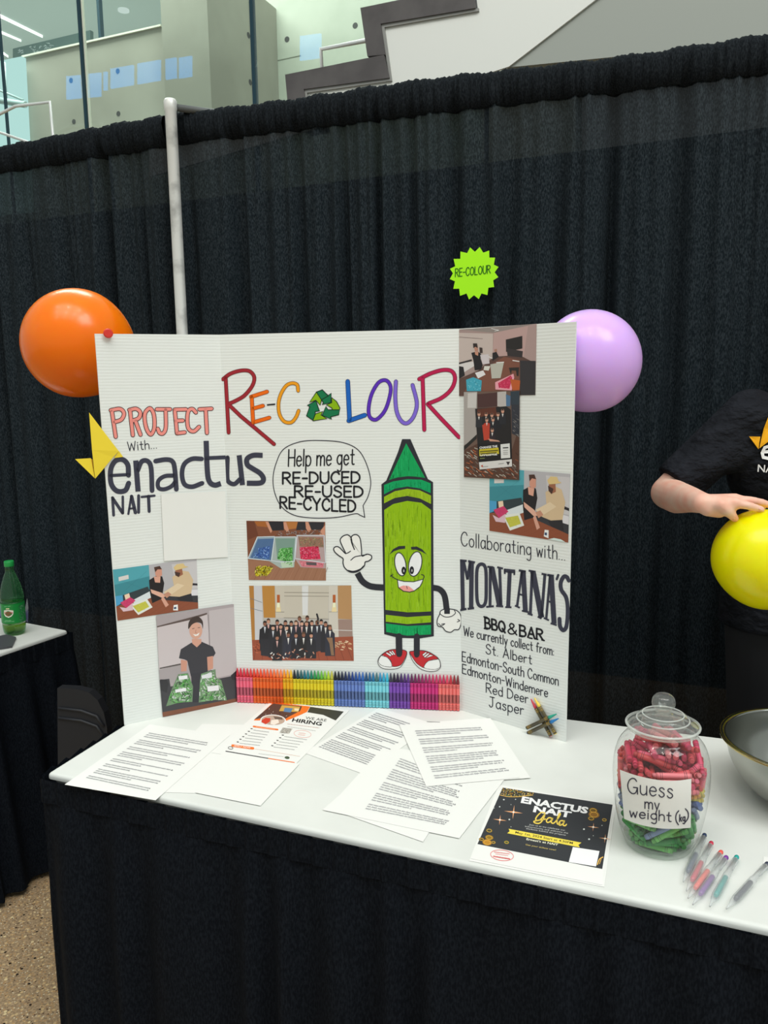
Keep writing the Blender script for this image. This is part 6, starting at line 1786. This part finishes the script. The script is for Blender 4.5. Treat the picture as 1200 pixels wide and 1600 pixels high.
# shirt, trousers, shoes
sh = MB()
capsule(sh, (1.362, .28, 1.30), .120, (1.538, .28, 1.30), .120, 24); capsule(sh, (1.365, .275, 1.14), .122, (1.535, .275, 1.14), .122, 24)
for x in (1.37, 1.45, 1.53): capsule(sh, (x, .278, 1.14), .124, (x, .280, .90), .130, 24, flat=True)
capsule(sh, (1.315, .262, 1.423), .067, (1.585, .262, 1.423), .067, 20); capsule(sh, (1.38, .268, 1.44), .06, (1.52, .268, 1.44), .06, 20); capsule(sh, (1.45, .27, 1.44), .080, (1.45, .262, 1.50), .066, 20, flat=True)
for a, b in ((SR, ER), (SL, EL)):
    d = (b - a)
    capsule(sh, a, .066, a.lerp(b, .4), .062, 20); capsule(sh, a.lerp(b, .2), .064, a.lerp(b, .90), .061, 24, flat=True)
    capsule(sh, a + Vector((.03 if a is SR else -.03, 0, -.06)), .06, a.lerp(b, .45) + Vector((.012 if a is SR else -.012, 0, -.012)), .055, 20)
so = fuse(sh, 'shirt', SHIRT_M, person, .0062, 5)
tr = MB()
for s in (-1, 1):
    x = 1.45 + s * .085
    chain(tr, [((x, .28, .93), .112), ((x + s * .01, .27, .5), .075), ((x + s * .01, .285, .3), .066)], 18); capsule(tr, (x + s * .01, .285, .3), .066, (x + s * .01, .285, .075), .064, 18, flat=True)
capsule(tr, (1.38, .28, .95), .118, (1.52, .28, .95), .118, 20)
fuse(tr, 'trousers', mat('black_trousers', '16171b', .8), person, .009, 4)
for s in (-1, 1):
    x = 1.45 + s * .097
    f = MB(); capsule(f, (x, .295, .055), .048, (x + s * .012, .13, .046), .043, 16); f.slab([(x - .045, .34, 0.001), (x + .045, .34, 0.001), (x + .05, .09, 0.001), (x - .04, .09, 0.001)], (0, 0, .04)); fuse(f, 'shoe', mat('dark_shoe', '1e1c1c', .4), person, .007, 4)
# print on the shirt
wv = [v.co + WLOC[person] for v in so.data.vertices]
SS = Skin(wv, [tuple(p.vertices) for p in so.data.polygons])
ik = Ink(SS, (0, 0, 1), .0035, .0003)
def gridfill(pts, col, lay):
    """fan of small pieces so that the print follows the cloth"""
    c = (sum(p[0] for p in pts) / len(pts), sum(p[1] for p in pts) / len(pts))
    for a, b in zip(pts, pts[1:] + pts[:1]):
        for k in range(4):
            l = lambda t, p: (c[0] + (p[0] - c[0]) * t, c[1] + (p[1] - c[1]) * t)
            ik.fill([l(k / 4, a), l((k + 1) / 4, a), l((k + 1) / 4, b), l(k / 4, b)] if k else [c, l(.25, a), l(.25, b)], col, lay)
gridfill([(1214, 630), (1200, 648), (1192, 668), (1188, 688), (1185.5, 700), (1202, 688), (1226, 676)], 'f2a81e', 1)
gridfill([(1169, 681.5), (1187, 682.5), (1185.5, 692), (1184, 701.5)], 'f2a81e', 1)
gridfill([(1226, 676), (1236, 684), (1216, 681)], 'f2a81e', 1)
ik.stroke([(1191, 706), (1211, 706), (1210, 700), (1203, 696.5), (1194, 699), (1190, 707), (1193, 715), (1201, 717), (1209, 713)], 5, 'e8e8e8', 1)
ik.typed('nactus', (1216, 717), (1330, 722), 27, 'e8e8e8', 1, .03); ik.typed('NAIT', (1184.5, 737), (1222, 740), 11, 'e8e8e8', 1, .01)
ik.build('shirt_print', so)
